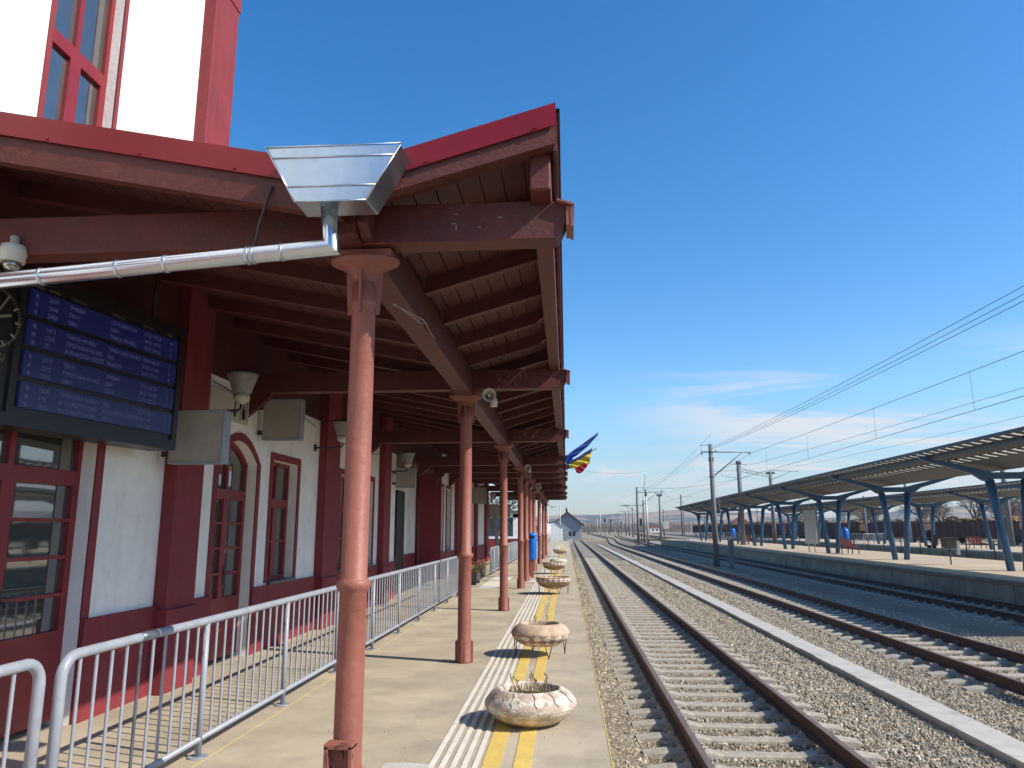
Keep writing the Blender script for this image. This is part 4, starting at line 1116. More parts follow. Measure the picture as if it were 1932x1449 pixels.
def butterfly(label, xc, yf, sp, n, rz, hw=3.35, ext=3.0, extra=0):
    t = thing('platform_canopy', label, 'canopy', (xc, yf, .05), rz, 'blue steel canopies on the far platforms')
    LN = sp*(n-1)
    zc, ze = 3.92, 4.56
    def zz(u): return zc + (ze-zc)*abs(u)/hw
    proto = None
    for k in [0]+[-q-1 for q in range(extra)]+list(range(1,n)):
        if proto is None:
            b = MB()
            for s in (-1,1):
                # tapered cantilever arm from the leg head to the tip
                b.add([(s*.55,-.09,3.42),(s*.62,-.09,3.84),(s*3.25,-.09,4.50),(s*3.28,-.09,4.36),(s*1.35,-.09,3.78),(s*.95,-.09,3.50),
                       (s*.55,.09,3.42),(s*.62,.09,3.84),(s*3.25,.09,4.50),(s*3.28,.09,4.36),(s*1.35,.09,3.78),(s*.95,.09,3.50)],
                      [(0,1,2,3,4,5),(11,10,9,8,7,6),(0,6,7,1),(1,7,8,2),(2,8,9,3),(3,9,10,4),(4,10,11,5),(5,11,6,0)])
            b.box(-.6,.6,-.09,.09,3.56,3.82); b.box(-.60,.60,-.05,.05,3.18,3.28)
            tr = b.build('trestle', M['bluesteel'], t)
            for s in (-1,1):
                l = MB(); l.tube([(s*.29,0,0),(s*.52,0,2.2),(s*.68,0,3.5)], [.14,.15,.17], 12); l.build('leg', M['bluesteel'], tr)
            tr.location = (0,0,0); proto = tr
        else:
            c = proto.copy(); COL.objects.link(c); c.parent = t; c.location = (0,k*sp,0)
            for ch in kids(proto):
                d = ch.copy(); COL.objects.link(d); d.parent = c
    ya, yb = -ext, LN + 2.2
    b = MB()
    for s in (-1,1):
        for (u0,u1) in ((0,1.50),(2.05,2.20),(2.62,2.97)):
            b.prism([(s*u0,zz(u0)),(s*u1,zz(u1)),(s*u1,zz(u1)+.05),(s*u0,zz(u0)+.05)], 'y', ya, yb)
        b.prism([(s*2.70,zz(2.70)-.16),(s*2.92,zz(2.92)-.16),(s*2.92,zz(2.92)),(s*2.70,zz(2.70))], 'y', ya, yb)
        b.prism([(s*3.39,zz(3.39)-.01),(s*3.44,zz(3.44)-.01),(s*3.44,zz(3.44)+.10),(s*3.39,zz(3.39)+.10)], 'y', ya, yb)
    b.build('roof_sheet', M['roofgrey'], t)
    ribs = MB(); pn = MB(); y = ya; k = 0
    while y < yb-.5:
        for s in (-1,1):
            for (u0,u1) in ((1.50,2.05),(2.20,2.62),(2.97,3.39)):
                pn.prism([(s*u0,zz(u0)+.02),(s*u1,zz(u1)+.02),(s*u1,zz(u1)+.03),(s*u0,zz(u0)+.03)], 'y', y, y+.43)
                ribs.prism([(s*u0,zz(u0)-.03),(s*u1,zz(u1)-.03),(s*u1,zz(u1)+.05),(s*u0,zz(u0)+.05)], 'y', y+.43, y+.62)
        y += .62; k += 1
    ribs.build('roof_ribs', M['roofgrey'], t); pn.build('translucent_panels', M['poly'], t)
    b = MB()
    for k in range(n-1): b.box(.62,.76,(k+.15)*sp,(k+.15)*sp+1.2,3.74,3.80)
    b.build('strip_lights', M['offwhite'], t)
    return t
cn2 = butterfly('long blue steel butterfly canopy on the second platform', 17.50, 31.0, 10.9, 8, RAD(-1.15), ext=14.5, extra=1)
cn3 = butterfly('farther blue steel canopy on the third platform in front of the wagons', 32.8, 50.1, 11.05, 7, RAD(-1.0), ext=26, extra=2)
def seats(loc, n, label, rz=0):
    t = thing('seat_row', label, 'bench', loc, rz, 'red seat rows on the far platforms')
    b = MB()
    for x in (.25, .3+n*.5-.35):
        b.obox((x,-.2,0),(x,-.2,.42),.05,.05); b.obox((x,.2,0),(x,.2,.42),.05,.05)
    b.obox((0,0,.41),(n*.5,0,.41),.06,.05); b.build('frame', M['dark'], t)
    for k in range(n):
        s = MB(); s.obox((k*.5+.03,0,.45),(k*.5+.40,0,.45),.42,.03); s.add([(k*.5+.03,.20,.45),(k*.5+.40,.20,.45),(k*.5+.40,.33,.95),(k*.5+.03,.33,.95),(k*.5+.03,.23,.45),(k*.5+.40,.23,.45),(k*.5+.40,.36,.95),(k*.5+.03,.36,.95)],
            [(0,1,2,3),(4,7,6,5),(0,3,7,4),(1,5,6,2),(3,2,6,7),(0,4,5,1)])
        s.build('seat', M['redplastic'], t)
    return t
RB = RAD(-90)
seats((18.6,50.3,.05), 4, 'row of four red seats under the second platform canopy, nearest', RAD(92))
seats((18.9,79.5,.05), 4, 'red seat row under the second platform canopy, beyond the white pillar', RAD(92))
seats((19.2,101.0,.05), 3, 'small red seat row far along the second platform by the mast', RAD(92))
seats((33.5,63.5,.05), 4, 'red seat row on the third platform in front of the wagons', RAD(92))
t = thing('litter_bin', 'dark square litter bin on a thin post in the middle of the second platform', 'litter bin', (17.5,36.2,.05))
b = MB(); b.tube([(0,0,0),(0,0,.8)], .03, 8); b.build('post', M['dark'], t)
b = MB(); b.add([(-.18,-.18,.72),(.18,-.18,.72),(.18,.18,.72),(-.18,.18,.72),(-.27,-.24,1.18),(.27,-.24,1.18),(.27,.24,1.18),(-.27,.24,1.18)], [(0,3,2,1),(4,5,6,7),(0,1,5,4),(1,2,6,5),(2,3,7,6),(3,0,4,7)]); b.box(-.3,.3,-.27,.27,1.18,1.23); b.build('bin_body', M['dark'], t)
b = MB(); b.box(.31,.43,-.06,.10,.45,1.08); b.build('ashtray', M['rail_paint'], t)
t = thing('information_pillar', 'tall white rectangular information pillar on the second platform', 'information pillar', (17.65,56.3,.05), RAD(-17.5))
b = MB(); b.box(-.40,.40,-.14,.14,.55,2.95); b.build('body', M['offwhite'], t, bevel=.02)
b = MB(); b.box(.40,.55,-.10,.10,.55,2.95); b.build('side_rim', M['rail_paint'], t)
b = MB(); b.tube([(-.18,0,0),(-.18,0,.55)], .05, 8); b.tube([(.22,0,0),(.22,0,.55)], .05, 8); b.tube([(0,0,2.95),(0,0,4.0)],.012,5); b.build('post', M['offwhite'], t)
t = thing('litter_bin', 'tall blue bin hung on a leg of the second platform canopy', 'litter bin', (19.0,53.2,.05))
b = MB(); b.tube([(0,0,.70),(0,0,1.45),(-.05,0,1.68)], [.19,.21,.12], 14); b.build('bin_body', M['bluebin'], t)
t = thing('litter_bin', 'blue bin far away beside the mast on the second platform', 'litter bin', (21.0,97.5,.05))
b = MB(); b.tube([(0,0,.6),(0,0,1.45),(-.05,0,1.7)], [.24,.26,.14], 14); b.build('bin_body', M['bluebin'], t)
t = thing('luggage_cart', 'dark trolley standing on the third platform between canopy legs', 'trolley', (30.5,66,.05))
b = MB(); b.box(-.3,.3,-.2,.2,.2,.26); b.obox((.3,0,.2),(.36,0,1.1),.04,.4); b.build('frame', M['dark'], t)
b = MB(); b.tube([(-.2,-.2,.1),(-.2,.2,.1)],.1,10); b.tube([(.2,-.2,.1),(.2,.2,.1)],.1,10); b.build('wheel', M['black'], t)
# fences at the platform ends and between the tracks
def low_fence(loc, n, dx, dy, label, h=1.1, m='rail_paint', slats=True):
    t = thing('metal_fence', label, 'fence', loc, 0, 'low metal fences on the far platforms')
    for k in range(n+1):
        b = MB(); b.box(k*dx-.04,k*dx+.04,k*dy-.04,k*dy+.04,0,h); b.build('post', M[m], t)
    b = MB(); b.obox((0,0,h-.05),(n*dx,n*dy,h-.05),.05,.06); b.obox((0,0,.2),(n*dx,n*dy,.2),.05,.06)
    if slats:
        for k in range(n*6): b.obox((k*dx/6,k*dy/6,.2),(k*dx/6,k*dy/6,h-.05),.04,.05)
    b.build('panel', M[m], t); return t
low_fence((15.4,117.5,.05), 4, 1.6, 0, 'low pale metal fence closing the end of the second platform')
low_fence((21.0,113.5,.05), 3, 1.5, 0, 'low pale metal fence right of the last canopy trestle')
low_fence((29.6,84,.05), 4, 1.5, 1.0, 'white barrier on the third platform left of the information pillar')
t = thing('metal_fence', 'row of thin dark posts with mesh between the second and third platforms', 'fence', (24.2,30,-.76), 0, 'low metal fences on the far platforms')
for k in range(26):
    b = MB(); b.box(-.03,.03,k*3-.03,k*3+.03,0,1.75); b.build('post', M['dark'], t)
b = MB(); b.tube([(0,0,1.7),(0,75,1.7)], .012, 4); b.tube([(0,0,.9),(0,75,.9)], .01, 4); b.build('wire', M['dark'], t)

# ------------------------------------------------------------------ wagons with logs
wp = [(74,84),(66,100),(54,117),(46.5,136),(43.4,160),(43,200),(43,330)]
def wpos(s):
    for (xa,ya),(xb,yb) in zip(wp, wp[1:]):
        l = math.hypot(xb-xa,yb-ya)
        if s <= l: return (xa+(xb-xa)*s/l, ya+(yb-ya)*s/l, math.atan2(yb-ya, xb-xa))
        s -= l
    return None
wg = None
pos_words = ['rightmost wagon of the train behind the far platforms','second wagon from the right','third wagon from the right','fourth wagon from the right','wagon in the middle right of the train','wagon in the middle of the train','wagon seen left of the middle of the train','wagon seen behind the blue bin','wagon seen behind the white pillar','wagon left of the pillar','wagon seen between the far canopy legs','wagon third from the left end','wagon second from the left end','leftmost, smallest looking wagon of the train']
s = 0; k = 0
while k < 14:
    q = wpos(s+6)
    if q is None: break
    x, y, a = q
    lb = 'brown goods wagon with logs, ' + pos_words[k]
    if wg is None:
        wg = thing('goods_wagon', lb, 'wagon', (x,y,-.5), a, 'brown wagons of the log train')
        b = MB(); b.box(-5.8,5.8,-1.45,1.45,1.0,3.05); b.box(-5.9,5.9,-1.5,1.5,2.98,3.08)
        for i in range(15): xx = -5.7+i*.81; b.box(xx-.07,xx+.07,-1.56,-1.45,1.0,2.98); b.box(xx-.07,xx+.07,1.45,1.56,1.0,2.98)
        b.box(-5.9,5.9,-1.35,1.35,.78,1.0); b.build('body', M['wagon'], wg)
        for sx in (-4,4):
            b = MB(); b.box(sx-1.3,sx+1.3,-1.05,-.95,.35,.7); b.box(sx-1.3,sx+1.3,.95,1.05,.35,.7)
            for wx in (-.9,.9):
                b.tube([(sx+wx,-.85,.46),(sx+wx,-.72,.46)], .46, 16); b.tube([(sx+wx,.72,.46),(sx+wx,.85,.46)], .46, 16)
            b.build('bogie', M['dark'], wg)
        b = MB(); 
        for sx in (-1,1):
            for sy in (-.87,.87): b.tube([(sx*5.9,sy,.95),(sx*6.3,sy,.95)], .1, 8); b.tube([(sx*6.3,sy,.95),(sx*6.36,sy,.95)], .22, 12)
        b.build('buffer', M['dark'], wg)
        b = MB(); random.seed(5)
        for i in range(60):
            zc = random.uniform(2.9,3.25+.35*random.random()); yy = random.uniform(-1.2,1.2); l = random.uniform(1.0,2.0); xx = random.uniform(-5.2,5.2-l)
            b.tube([(xx,yy,zc),(xx+l,yy+random.uniform(-.1,.1),zc+random.uniform(-.05,.05))], random.uniform(.08,.17), 8)
        lg = b.build('log_load', M['logs']); lg.location = wg.location; lg.rotation_euler = wg.rotation_euler
        tag(lg, 'heap of cut logs on the '+pos_words[k], 'logs', 'log loads on the wagons')
    else:
        dup(wg, (x,y,-.5), a, lb)
        l2 = lg.copy(); COL.objects.link(l2); l2.location = (x,y,-.5+random.uniform(-.25,.15)); l2.rotation_euler = (0,0,a+(pi if k%2 else 0)); l2['label'] = 'heap of cut logs on the '+pos_words[k]
    s += 12.7; k += 1

# ------------------------------------------------------------------ masts, poles, wires
def pole(name, label, cat, x, y, z0, z1, r0, r1, m='mast', group=None, lean=0, n=10):
    t = thing(name, label, cat, (x,y,z0), 0, group)
    b = MB(); b.tube([(0,0,0),(lean,0,z1-z0)], [r0,r1], n); b.build('shaft', M[m], t); return t
GM = 'catenary masts of the yard'
t = pole('catenary_mast', 'nearest grey concrete catenary mast with a bracket arm between the tracks', 'mast', 9.62,50,-.72,7.2,.19,.13, group=GM)
b = MB(); b.tube([(-.62,0,7.42),(2.62,0,7.36)], .035, 6); b.tube([(2.0,0,7.32),(.1,0,5.8)], .04, 6); b.tube([(1.2,0,6.6),(2.3,0,6.55)],.018,5); b.build('bracket_arm', M['steel'], t)
b = MB(); b.tube([(-.66,0,7.86),(.05,0,7.88)], .02, 6); b.tube([(-.62,0,7.86),(-.62,0,7.42)],.012,5); b.build('top_arm', M['steel'], t)
b = MB()
for z in (7.4,7.0,6.85,5.78): b.tube([(0,0,z-.04),(0,0,z+.04)], .19, 10)
for p in ((.32,7.42),(2.5,7.25),(-.6,7.3)): b.tube([(p[0],0,p[1]-.05),(p[0]+.02,0,p[1]+.10)], .05, 8)
b.build('insulator', M['steel'], t)
t2 = thing('anchor_post', 'short concrete anchor post with wheel and guy wire beside the nearest mast', 'post', (10.05,47.5,-.74))
b = MB(); b.box(-.16,.16,-.14,.14,0,1.95); b.build('post', M['mast'], t2, bevel=.02)
b = MB(); b.tube([(-.1,0,1.95),(-.35,.1,2.75),(-.42,.2,3.0)], .05, 6); b.tube([(-.3,-.02,2.55),(-.3,.06,2.55)], .12, 10); b.build('tension_gear', M['rust'], t2)
b = MB(); b.tube([(-.42,.2,3.0),(-.45,2.5,7.4)], .012, 4); b.build('guy_wire', M['offwhite'], t2)
t = pole('catenary_mast', 'thick grey mast rising through the second platform canopy, joined to a truss', 'mast', 18.1,79.5,.05,8.5,.26,.22, group=GM)
b = MB(); b.lathe([(.34,0),(.34,.12)],n=4); b.build('foot', M['mast'], t)
b = MB()
for z in (7.55,7.85): b.tube([(0,0,z),(6.0,10.5,z)], .04, 5)
for k in range(12): b.tube([(k*.5,k*.875,7.55 if k%2 else 7.85),((k+1)*.5,(k+1)*.875,7.85 if k%2 else 7.55)], .025, 4)
b.tube([(0,0,8.3),(0,0,8.6)],.30,8); b.build('truss', M['mast'], t)
b = MB(); b.tube([(-3.1,0,7.55),(0,0,7.6)],.02,5); b.tube([(-1.8,0,7.1),(-.2,0,6.8)],.018,5); b.tube([(-1.8,0,7.6),(-1.8,0,7.1)],.015,5); b.build('cantilever', M['steel'], t)
t = pole('catenary_mast', 'grey mast at the right end of the truss behind the canopy roof', 'mast', 24.1,90,-.7,8.3,.24,.20, group=GM)
b = MB(); b.tube([(0,0,9.1),(3.3,0,9.0)],.03,5); b.tube([(0,0,8.0),(2.4,0,9.0)],.03,5); b.box(-.5,.5,-.1,.1,8.7,8.95); b.build('cantilever', M['steel'], t)
M_ = [('m',10.8,115.4,7.95,.22,'tall dark mast left of the leaning white lamp post','arm'),
 ('m',13.75,135.6,6.75,.20,'dark mast right behind the leaning white lamp post','armL'),
 ('m',17.35,141.5,7.95,.22,'dark mast with a forked head, left of the canopy tip','fork'),
 ('m',40.7,270,13.6,.38,'tall mast seen just left above the canopy tip','arm'),
 ('m',31.9,251,8.1,.26,'slim mast between the forked mast and the canopy tip',''),
 ('m',19.1,220,7.7,.24,'mast with a bracket reaching left, third left of the tall dark mast','armL'),
 ('m',22.5,274,8.2,.26,'mast in the middle of a close group of three',''),
 ('m',21.5,276,7.85,.26,'mast at the left of a close group of three',''),
 ('m',22.2,329,8.3,.24,'distant thin mast right of the signals',''),
 ('m',18.4,331,7.1,.24,'distant thin mast between the two signals',''),
 ('m',29.5,330,6.5,.22,'distant low mast left of the group of three',''),
 ('m',11.1,391,9.0,.24,'distant mast right of the small house',''),
 ('m',13.5,392,6.2,.20,'small distant mast right of the house',''),
 ('m',9.6,420,6.5,.20,'smallest mast close to the house gable',''),
 ('m',46,300,9,.28,'distant mast behind the platform end fence',''),
 ('m',36,200,6.5,.18,'mast beside the end fence of the second platform',''),
 ('m',52,210,7,.2,'mast seen under the left part of the canopy',''),
 ('m',46,120,6.6,.2,'grey mast in front of the wagons, seen between the canopy legs',''),
 ('m',40.2,92,6.9,.22,'mast behind the third platform left of the log heap',''),
 ('m',42,75,9.5,.28,'thick mast beside the third platform canopy','')]
for (_, x, y, zt, r, lb, arm) in M_:
    t = pole('catenary_mast', lb, 'mast', x, y, -.7, zt, r, r*.75, group=GM, n=8)
    if arm == 'arm':
        b = MB(); b.tube([(0,0,zt-.1),(4.1,0,zt-.05)],.045,5); b.tube([(3.2,0,zt-.1),(.3,0,zt-2.3)],.04,5); b.tube([(-2.2,0,zt-2.0),(0,0,zt-2.1)],.03,5); b.build('cantilever', M['steel'], t)
    if arm == 'armL':
        b = MB(); b.tube([(0,0,zt-.2),(-4.2,0,zt-.3)],.045,5); b.tube([(-3.2,0,zt-.3),(-.1,0,zt-1.8)],.04,5); b.build('cantilever', M['steel'], t)
    if arm == 'fork':
        b = MB(); b.tube([(0,0,zt+.4),(-.9,0,zt+1.2)],.07,5); b.tube([(0,0,zt+.4),(.6,0,zt+1.6)],.07,5); b.box(-.5,.5,-.2,.2,zt+.4,zt+.8); b.build('cantilever', M['steel'], t)
        b = MB(); b.box(.5,1.6,-.05,.05,2.4,3.6); b.build('plate', M['offwhite'], t)
GL = 'white lamp posts of the yard'
t = pole('lamp_post', 'white lamp post with a curved wire top, slightly leaning, centre of the yard', 'lamp post', 10.33,97.2,-.7,5.95,.16,.10,'offwhite',GL,lean=-.13)
b = MB(); b.tube([(-.13,0,6.6),(-.35,0,7.6),(-.1,0,8.8),(-.25,0,9.4)],.03,5); b.tube([(-.13,0,6.5),(-.13,0,7.3)],.14,8); b.build('lamp_head', M['steel'], t)
for x,y,zt,lb,hd in ((11.45,256,8.3,'tall thin white pole left of the first signal',0),(13.4,331,6.4,'short white pole left of the tall thin one',0),(-1.25,148,6.5,'white lamp post in front of the left half of the small house',1),(.55,202,8.1,'white pole in front of the middle of the small house',0),(-4.0,120,6.3,'lamp post with bright heads right of the last canopy column',2),(-3.6,150,5.2,'lower lamp post beside the tall fence',1)):
    t = pole('lamp_post', lb, 'lamp post', x,y,-.7,zt,.12 if y<230 else .16,.08,'offwhite',GL, n=8)
    if hd:
        b = MB(); b.tube([(0,0,zt+.3),(-1.4,0,zt+.2)],.05,5); b.box(-1.9,-1.2,-.2,.2,zt-.05,zt+.3)
        if hd == 2: b.box(.5,1.4,-.2,.2,zt-.3,zt+.1); b.tube([(0,0,zt),(.9,0,zt)],.05,5)
        b.build('lamp_head', M['offwhite'], t)
for x,y,zt,lb in ((11.9,237,4.7,'railway signal with a black head, left one of the pair by the curve'),(16.0,276,4.9,'railway signal with a black head, right one of the pair'),(21.5,300,4.4,'small dark signal right of the pair'),(14.6,150,3.4,'dark signal standing close to the tall dark mast'),(33.0,190,5.2,'dark signal left of the canopy tip mast')):
    t = thing('railway_signal', lb, 'signal', (x,y,-.7), 0, 'railway signals')
    b = MB(); b.tube([(0,0,0),(0,0,zt)],.10,6); b.build('post', M['dark'], t)
    b = MB(); b.box(-.24,.24,-.15,.15,zt-.3,zt+1.0); b.build('signal_head', M['black'], t); 
def wire(pts, label, r=.014, droppers=None):
    r *= .75; t = MB(); t.tube(pts, r, 4, caps=False)
    o = t.build('overhead_wire', M['wire']); tag(o, label, 'overhead wire', 'overhead wires'); return o
def sag(a, b, d, n=10):
    a, b = Vector(a), Vector(b); return [a.lerp(b, i/n) - Vector((0,0,d*4*(i/n)*(1-i/n))) for i in range(n+1)]
# feeder bundle past the nearest mast
wire([(9.9,-5,7.1)]+sag((9.9,5,6.95),(9.7,50,7.02),.25)+sag((9.7,50,7.02),(10.9,115.4,7.3),.5), 'upper feeder wire of the bundle running to the nearest mast', .011)
wire(sag((10.15,2,6.95),(9.7,50,6.93),.30), 'middle feeder wire of the bundle running to the nearest mast', .011)
wire(sag((10.0,2,6.72),(9.65,50,6.85),.32), 'lower feeder wire of the bundle running to the nearest mast', .011)
wire([(12.4,-5,6.5)]+sag((12.4,2,6.45),(12.3,50,6.62),.15)+sag((12.3,50,6.62),(14.6,115,6.9),.5), 'carrying wire of the catenary over the dark track', .012)
wire([(12.4,-5,5.2),(12.4,50,5.2),(13.6,115,5.2)], 'contact wire hanging over the dark track', .012)
for y in (23.2,30.5,39.0,47): wire([(12.4,y,5.2),(12.4,y,6.42)], {23.2:'dropper wire nearest the right picture edge',30.5:'second dropper wire from the right',39.0:'third dropper wire from the right',47:'dropper wire close to the nearest mast'}[y], .007)
wire(sag((14.5,2,6.0),(11.2,50,5.6),.2)+sag((11.2,50,5.6),(18.1,79.5,7.2),.2), 'slanting wire crossing between the carrying and contact wires', .009)
wire(sag((22,10,7.0),(23,90,8.2),.4), 'lowest wire sloping down to the roof of the far canopy', .011)
wire(sag((-.5,60,6.6),(10.2,97.2,9.0),.4), 'thin wire from the station roof to the white lamp post', .012)
wire(sag((10.9,115,7.9),(24.1,90,8.5),.9), 'sagging wire between the tall dark mast and the truss mast', .02)
wire(sag((9.62,50,7.8),(10.8,115,6.2),.5), 'thin wire descending left of the nearest mast', .012)
wire(sag((9.1,50,6.7),(8.9,140,6.9),.6), 'thin wire leading from the left bracket end into the distance', .012)
wire(sag((17.3,141,8.6),(40.7,270,12.5),.9), 'distant wire between forked mast and tall mast', .03)

# ------------------------------------------------------------------ small house, annexes, trees
hs = thing('small_house', 'small white gabled house at the end of the nearest track', 'house', (.1,162,-.7))
b = MB(); b.prism([(-2.9,0),(3.1,0),(3.1,3.4),(.1,5.9),(-2.9,3.4)], 'y', 0, 14); b.build('wall', M['paleblue'], hs)
b = MB()
for sgn in (-1,1):
    b.prism([(.1,6.15),(.1+sgn*3.6,3.25),(.1+sgn*3.6,3.0),(.1,5.9)], 'y', -.6, 14.5)
b.build('roof', M['tile'], hs)
b = MB(); b.box(-.25,.15,4,4.5,5.8,6.9); b.build('chimney', M['tile'], hs)
for xx in (.4,1.2):
    b = MB(); b.box(xx,xx+.55,-.02,0,.9,1.9); b.build('window', M['black'], hs)
b = MB(); b.box(2.3,2.9,-.03,0,.1,2.1); b.build('door', M['paleblue'], hs)
sh = thing('shed', 'plain white lean-to wall left in front of the small house', 'shed', (-2.2,118,-.7))
b = MB(); b.prism([(-1.6,0),(1.5,0),(1.5,2.6),(.4,3.5),(-1.6,3.1)], 'y', 0, 8); b.build('wall', M['white'], sh)
b = MB(); b.prism([(-1.7,3.15),(.4,3.56),(1.6,2.64),(1.6,2.72),(.4,3.66),(-1.7,3.25)], 'y', -.1, 8.1); b.build('roof', M['roofgrey'], sh)
st = thing('steps', 'small grey concrete steps by the shed near the track end', 'steps', (.4,116,-.7))
b = MB(); 
for k in range(4): b.box(-.6+k*.1,.6,k*.3,k*.3+.3,k*.22,k*.22+.2)
b.build('treads', M['slab'], st)
mound = MB()
vs=[]; fs=[]
for j in range(9):
    for i in range(13):
        x = -1+i*.9; y = 150+j*2.5; vs.append((x,y,-.9+.75*math.exp(-((i-6)/3.5)**2-((j-4)/3)**2)))
for j in range(8):
    for i in range(12): a=j*13+i; fs.append((a,a+1,a+14,a+13))
mound.add(vs,fs,True); struct('dry_grass_mound', mound, M['sand'])
lb = thing('annex_building', 'low annex with a dark window over a red base beyond the station building', 'building', (-6.6,60,0))
b = MB(); b.box(-4,2.75,0,.25,0,.95); b.build('base_wall', M['plinth'], lb)
b = MB(); b.box(-4,2.8,-.03,.28,.95,1.13); b.box(2.35,2.75,0,.25,1.13,2.9); b.box(-4,-.1,0,.25,1.13,2.9); b.box(-4,2.75,0,.25,2.6,2.95); b.build('window_frame', M['white'], lb)
b = MB(); b.box(-.1,2.35,.12,.16,1.13,2.6); b.build('window', M['glass'], lb)
b = MB(); b.box(-4.2,3.1,-.5,6,2.95,3.15); b.build('roof', M['roofgrey'], lb)
b = MB(); b.box(2.55,2.75,.25,6,0,2.95); b.box(-4,-3.8,.25,6,0,2.95); b.build('side_wall', M['white'], lb)

def tree_mb(seed, h, spread=.5, depth=6, r0=None, ang=.5, n0=3):
    random.seed(seed); br = MB(); tw = MB()
    def rec(p, d, L, r, lv):
        q = p + d*L*.5 + Vector((random.uniform(-.06,.06),random.uniform(-.06,.06),0))*L; e = q + (d+Vector((random.uniform(-.15,.15),random.uniform(-.15,.15),.05))).normalized()*L*.5
        (br if lv > 2 else tw).tube([p,q,e], [r,r*.85,r*.7], 6 if lv > 3 else 3, caps=False)
        if lv == 0: return
        for k in range(n0 if lv < depth else n0+1):
            a = random.uniform(0,6.28); t = random.uniform(ang*.6, ang*1.4)
            u = d.orthogonal().normalized(); v = d.cross(u)
            nd = (d*cos(t) + (u*cos(a)+v*sin(a))*sin(t) + Vector((0,0,.10))).normalized()
            rec(p.lerp(e, random.uniform(.55,1)) if lv < depth else e, nd, L*random.uniform(.62,.85), max(r*.58,.012), lv-1)
    rec(Vector((0,0,0)), Vector((random.uniform(-.1,.1),0,1)).normalized(), h*.27, r0 or h*.028, depth)
    return br, tw
def tree(label, x, y, z, h, seed, bark='bark', twig='twigs', depth=6, group='bare trees beyond the wagons', proto=None, rz=0, sc=1):
    if proto: 
        o = dup(proto, (x,y,z), rz, label); o.scale = (sc,sc,sc); return o
    t = thing('bare_tree', label, 'tree', (x,y,z), rz, group)
    br, tw = tree_mb(seed, h, depth=depth)
    br.build('trunk', M[bark], t); tw.build('crown', M[twig], t)
    return t
ta = tree('bare tree with a broad twiggy crown behind the third platform canopy, centre right', 79,152,-.8,13,11)
tb = tree('bare tree showing dark forked limbs between the far canopies', 71,148,-.8,9,12)
tc_ = tree('pale bare tree beside the end of the station building', -4.55,50,-.5,6.5,21,'whitebark','whitebark', depth=5, group='bare trees by the station')
TR = [(84,150,1.0,'bare tree right of the broad crowned one'),(89,158,.85,'bare tree at the right edge behind the red roof'),(74,160,1.05,'tall bare tree left of the broad crowned one'),(63,165,.8,'bare tree above the log heaps in the middle'),(68,170,.85,'bare tree standing between the two middle ones'),(96,165,1.1,'rightmost bare tree, cut off by the picture edge'),(93,150,.75,'low bare tree near the right edge'),(58,190,.7,'small bare tree above the wagons left of the middle'),(80,175,1.15,'tall bare tree in the back row'),(86,140,.8,'bare tree just above the rightmost wagons')]
for i,(x,y,s_,l_) in enumerate(TR): tree(l_, x,y,-.8,0,0, proto=(ta if i%2 else tb), rz=i*1.3, sc=s_*(1.25 if i%2==0 else .95))
tree('bare tree left of the small house', -8,128,-.8,0,0, proto=tb, rz=2, sc=.6)
tree('small bare bush at the foot of the white lamp post', 10.0,112,-.8,0,0, proto=tb, rz=1, sc=.15)
# scrub belt behind the wagons
random.seed(9); b = MB()
for k in range(2600):
    u = random.random(); x = 48 + u*75; y = 190 - u*45 + random.uniform(0,45); h = random.uniform(2,5.5)
    a = random.uniform(-.35,.35)
    b.tube([(x,y,-.8),(x+a*h*.5,y,-.8+h*.55),(x+a*h,y+random.uniform(-.5,.5),-.8+h)], [.06,.04,.02], 3, caps=False)
    for m in range(3):
        e = Vector((x+a*h*.5,y,-.8+h*.5)); b.tube([e, e+Vector((random.uniform(-1,1),random.uniform(-.5,.5),random.uniform(.5,1.8)))], .022, 3, caps=False)
tag(b.build('scrub', M['twigs']), 'belt of grey leafless scrub behind the log wagons', 'scrub', kind='stuff')
def house(x, y, w_, h, label, m='white', d=8, rz=0):
    t = thing('house', label, 'house', (x,y,-.8), rz, 'houses beyond the railway')
    b = MB(); b.box(-w_/2,w_/2,0,d,0,h); b.build('wall', M[m], t)
    b = MB(); b.prism([(-w_/2-.4,h-.02),(w_/2+.4,h-.02),(0,h+w_*.32)], 'y', -.4, d+.4); b.build('roof', M['tileorange'], t)
    b = MB(); b.box(-w_*.3,-w_*.1,-.04,0,h*.35,h*.7); b.box(w_*.1,w_*.3,-.04,0,h*.35,h*.7); b.build('window', M['black'], t)
M['tileorange'] = mat('orange_tiles', (.34,.10,.055), .8, (.26,.08,.05), 2)
house(105,178,9,4,'house with an orange roof at the right edge behind the train')
house(92,240,12,7.5,'house with a steep grey brown gable behind the wagons','offwhite')
house(75,330,10,4,'white house seen above the wagons under the canopy')
house(60,520,7,3.2,'distant white house left of the canopy legs')
house(95,520,7,3.2,'distant white house right of the canopy legs')
# far plain trees / scrub line
random.seed(14); b = MB()
for k in range(1500):
    x = random.uniform(-80,330); y = random.uniform(560,760); h = random.uniform(3,9)
    a = random.uniform(-.3,.3)
    b.tube([(x,y,-1),(x+a*h,y,-1+h)], [.5,.12], 3, caps=False)
    for m in range(4):
        e = Vector((x,y,-1+h*random.uniform(.3,.7))); b.tube([e, e+Vector((random.uniform(-2,2),0,random.uniform(.6,2.6)))], .16, 3, caps=False)
tag(b.build('far_tree_belt', M['twigs']), 'far off belt of bare trees across the plain beyond the yard', 'woodland', kind='stuff')

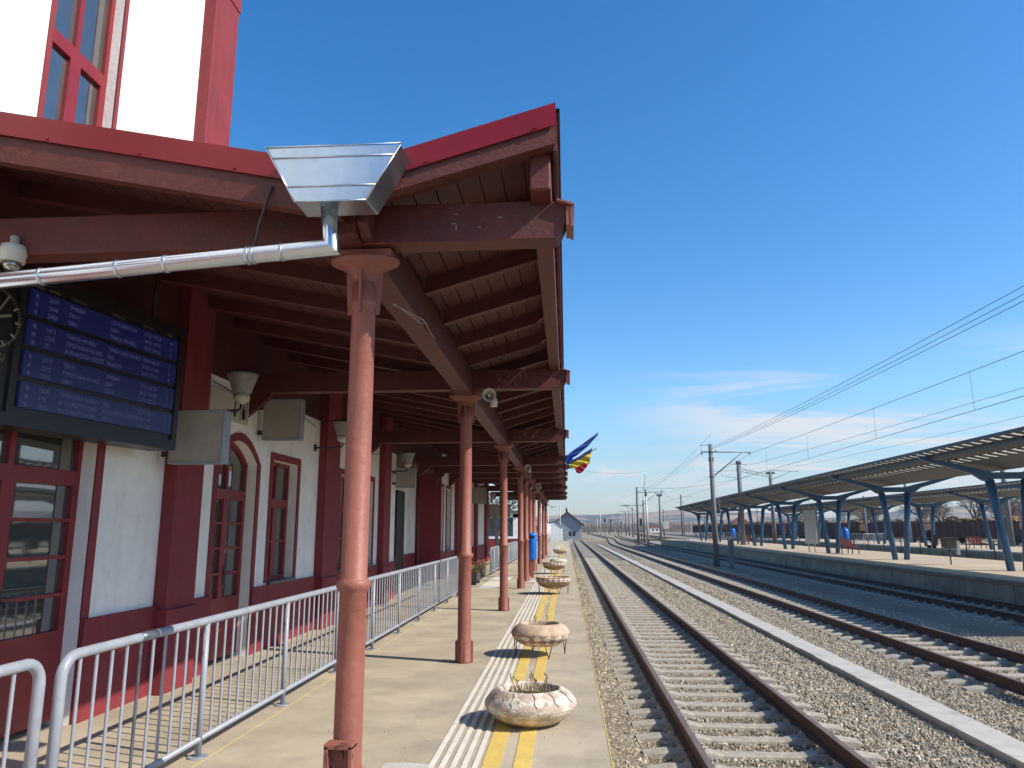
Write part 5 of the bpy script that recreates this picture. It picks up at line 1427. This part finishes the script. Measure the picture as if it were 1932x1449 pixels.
# ------------------------------------------------------------------ hills
from mathutils import noise as NZ
ridge = [(-900,40),(-60,56),(1,59),(108,55),(204,63),(316,68),(440,78),(603,74),(800,60),(1004,40),(1145,46),(1327,80),(1743,98),(2600,70)]
def rz_(x):
    for (a,za),(b2,zb) in zip(ridge, ridge[1:]):
        if a <= x <= b2: return za+(zb-za)*(x-a)/(b2-a)
    return 40
vs=[]; fs=[]; nx, ny = 170, 34
for j in range(ny+1):
    v = j/ny; y = 1100 + v*2300
    for i in range(nx+1):
        x = (-900 + i/nx*3500) * (y/3000)
        e = max(0, (v-.05)/.80); e = min(1, e)
        z = -1 + (rz_(-900 + i/nx*3500)+1) * (e**1.7) * (y/3000 if v<.85 else 1)
        z += (NZ.noise(Vector((x*.004,y*.004,0)))*14 + NZ.noise(Vector((x*.014,y*.014,3)))*4)*min(1,e*2)*(1 if v < .8 else .3)
        if v > .87: z *= 1-(v-.87)*3
        vs.append((x,y,z))
for j in range(ny):
    for i in range(nx): a=j*(nx+1)+i; fs.append((a,a+1,a+nx+2,a+nx+1))
hm = mat('hill_fields', (.30,.21,.13), .95, (.19,.145,.10), .006, nfac=(.42,.56), bump=0, dirt=((.035,.055,.055), .006, .50,.54), detail=8)
h = MB(); h.add(vs,fs,True); struct('hills', h, hm)
random.seed(4)
for k,(x,y,lb_) in enumerate(((430,2350,'tiny white farmhouse on the hillside left of the canopy tip'),(455,2400,'tiny white farmhouse just right of its neighbour on the hillside'),(170,1500,'tiny white house at the foot of the hills'),(720,2200,'tiny white house on the slope behind the canopy'))):
    t = thing('house', lb_, 'house', (x,y,20), 0, 'houses beyond the railway')
    zz_ = 0
    best = min(vs, key=lambda v: (v[0]-x)**2+(v[1]-y)**2); t.location = (x,y,best[2]-1)
    b = MB(); b.box(-7,7,0,8,0,6); b.build('wall', M['white'], t)
    b = MB(); b.prism([(-8,6),(8,6),(0,9)],'y',-1,9); b.build('roof', M['tileorange'], t)

# ------------------------------------------------------------------ haze
hz = MB(); hz.box(-2600,4600,-60,3900,-3.0,220)
hzm = bpy.data.materials.new('pale_air'); hzm.use_nodes = True
Nh, Lh = hzm.node_tree.nodes, hzm.node_tree.links; Nh.clear()
oh = Nh.new('ShaderNodeOutputMaterial'); pv = Nh.new('ShaderNodeVolumePrincipled')
pv.inputs['Color'].default_value = (.80,.88,1.0,1); pv.inputs['Density'].default_value = .00013; pv.inputs['Anisotropy'].default_value = .2
Lh.new(pv.outputs[0], oh.inputs['Volume'])
HAZE = True
if HAZE:
    tag(hz.build('haze', hzm), 'pale blue air over the whole yard', 'haze', kind='stuff')
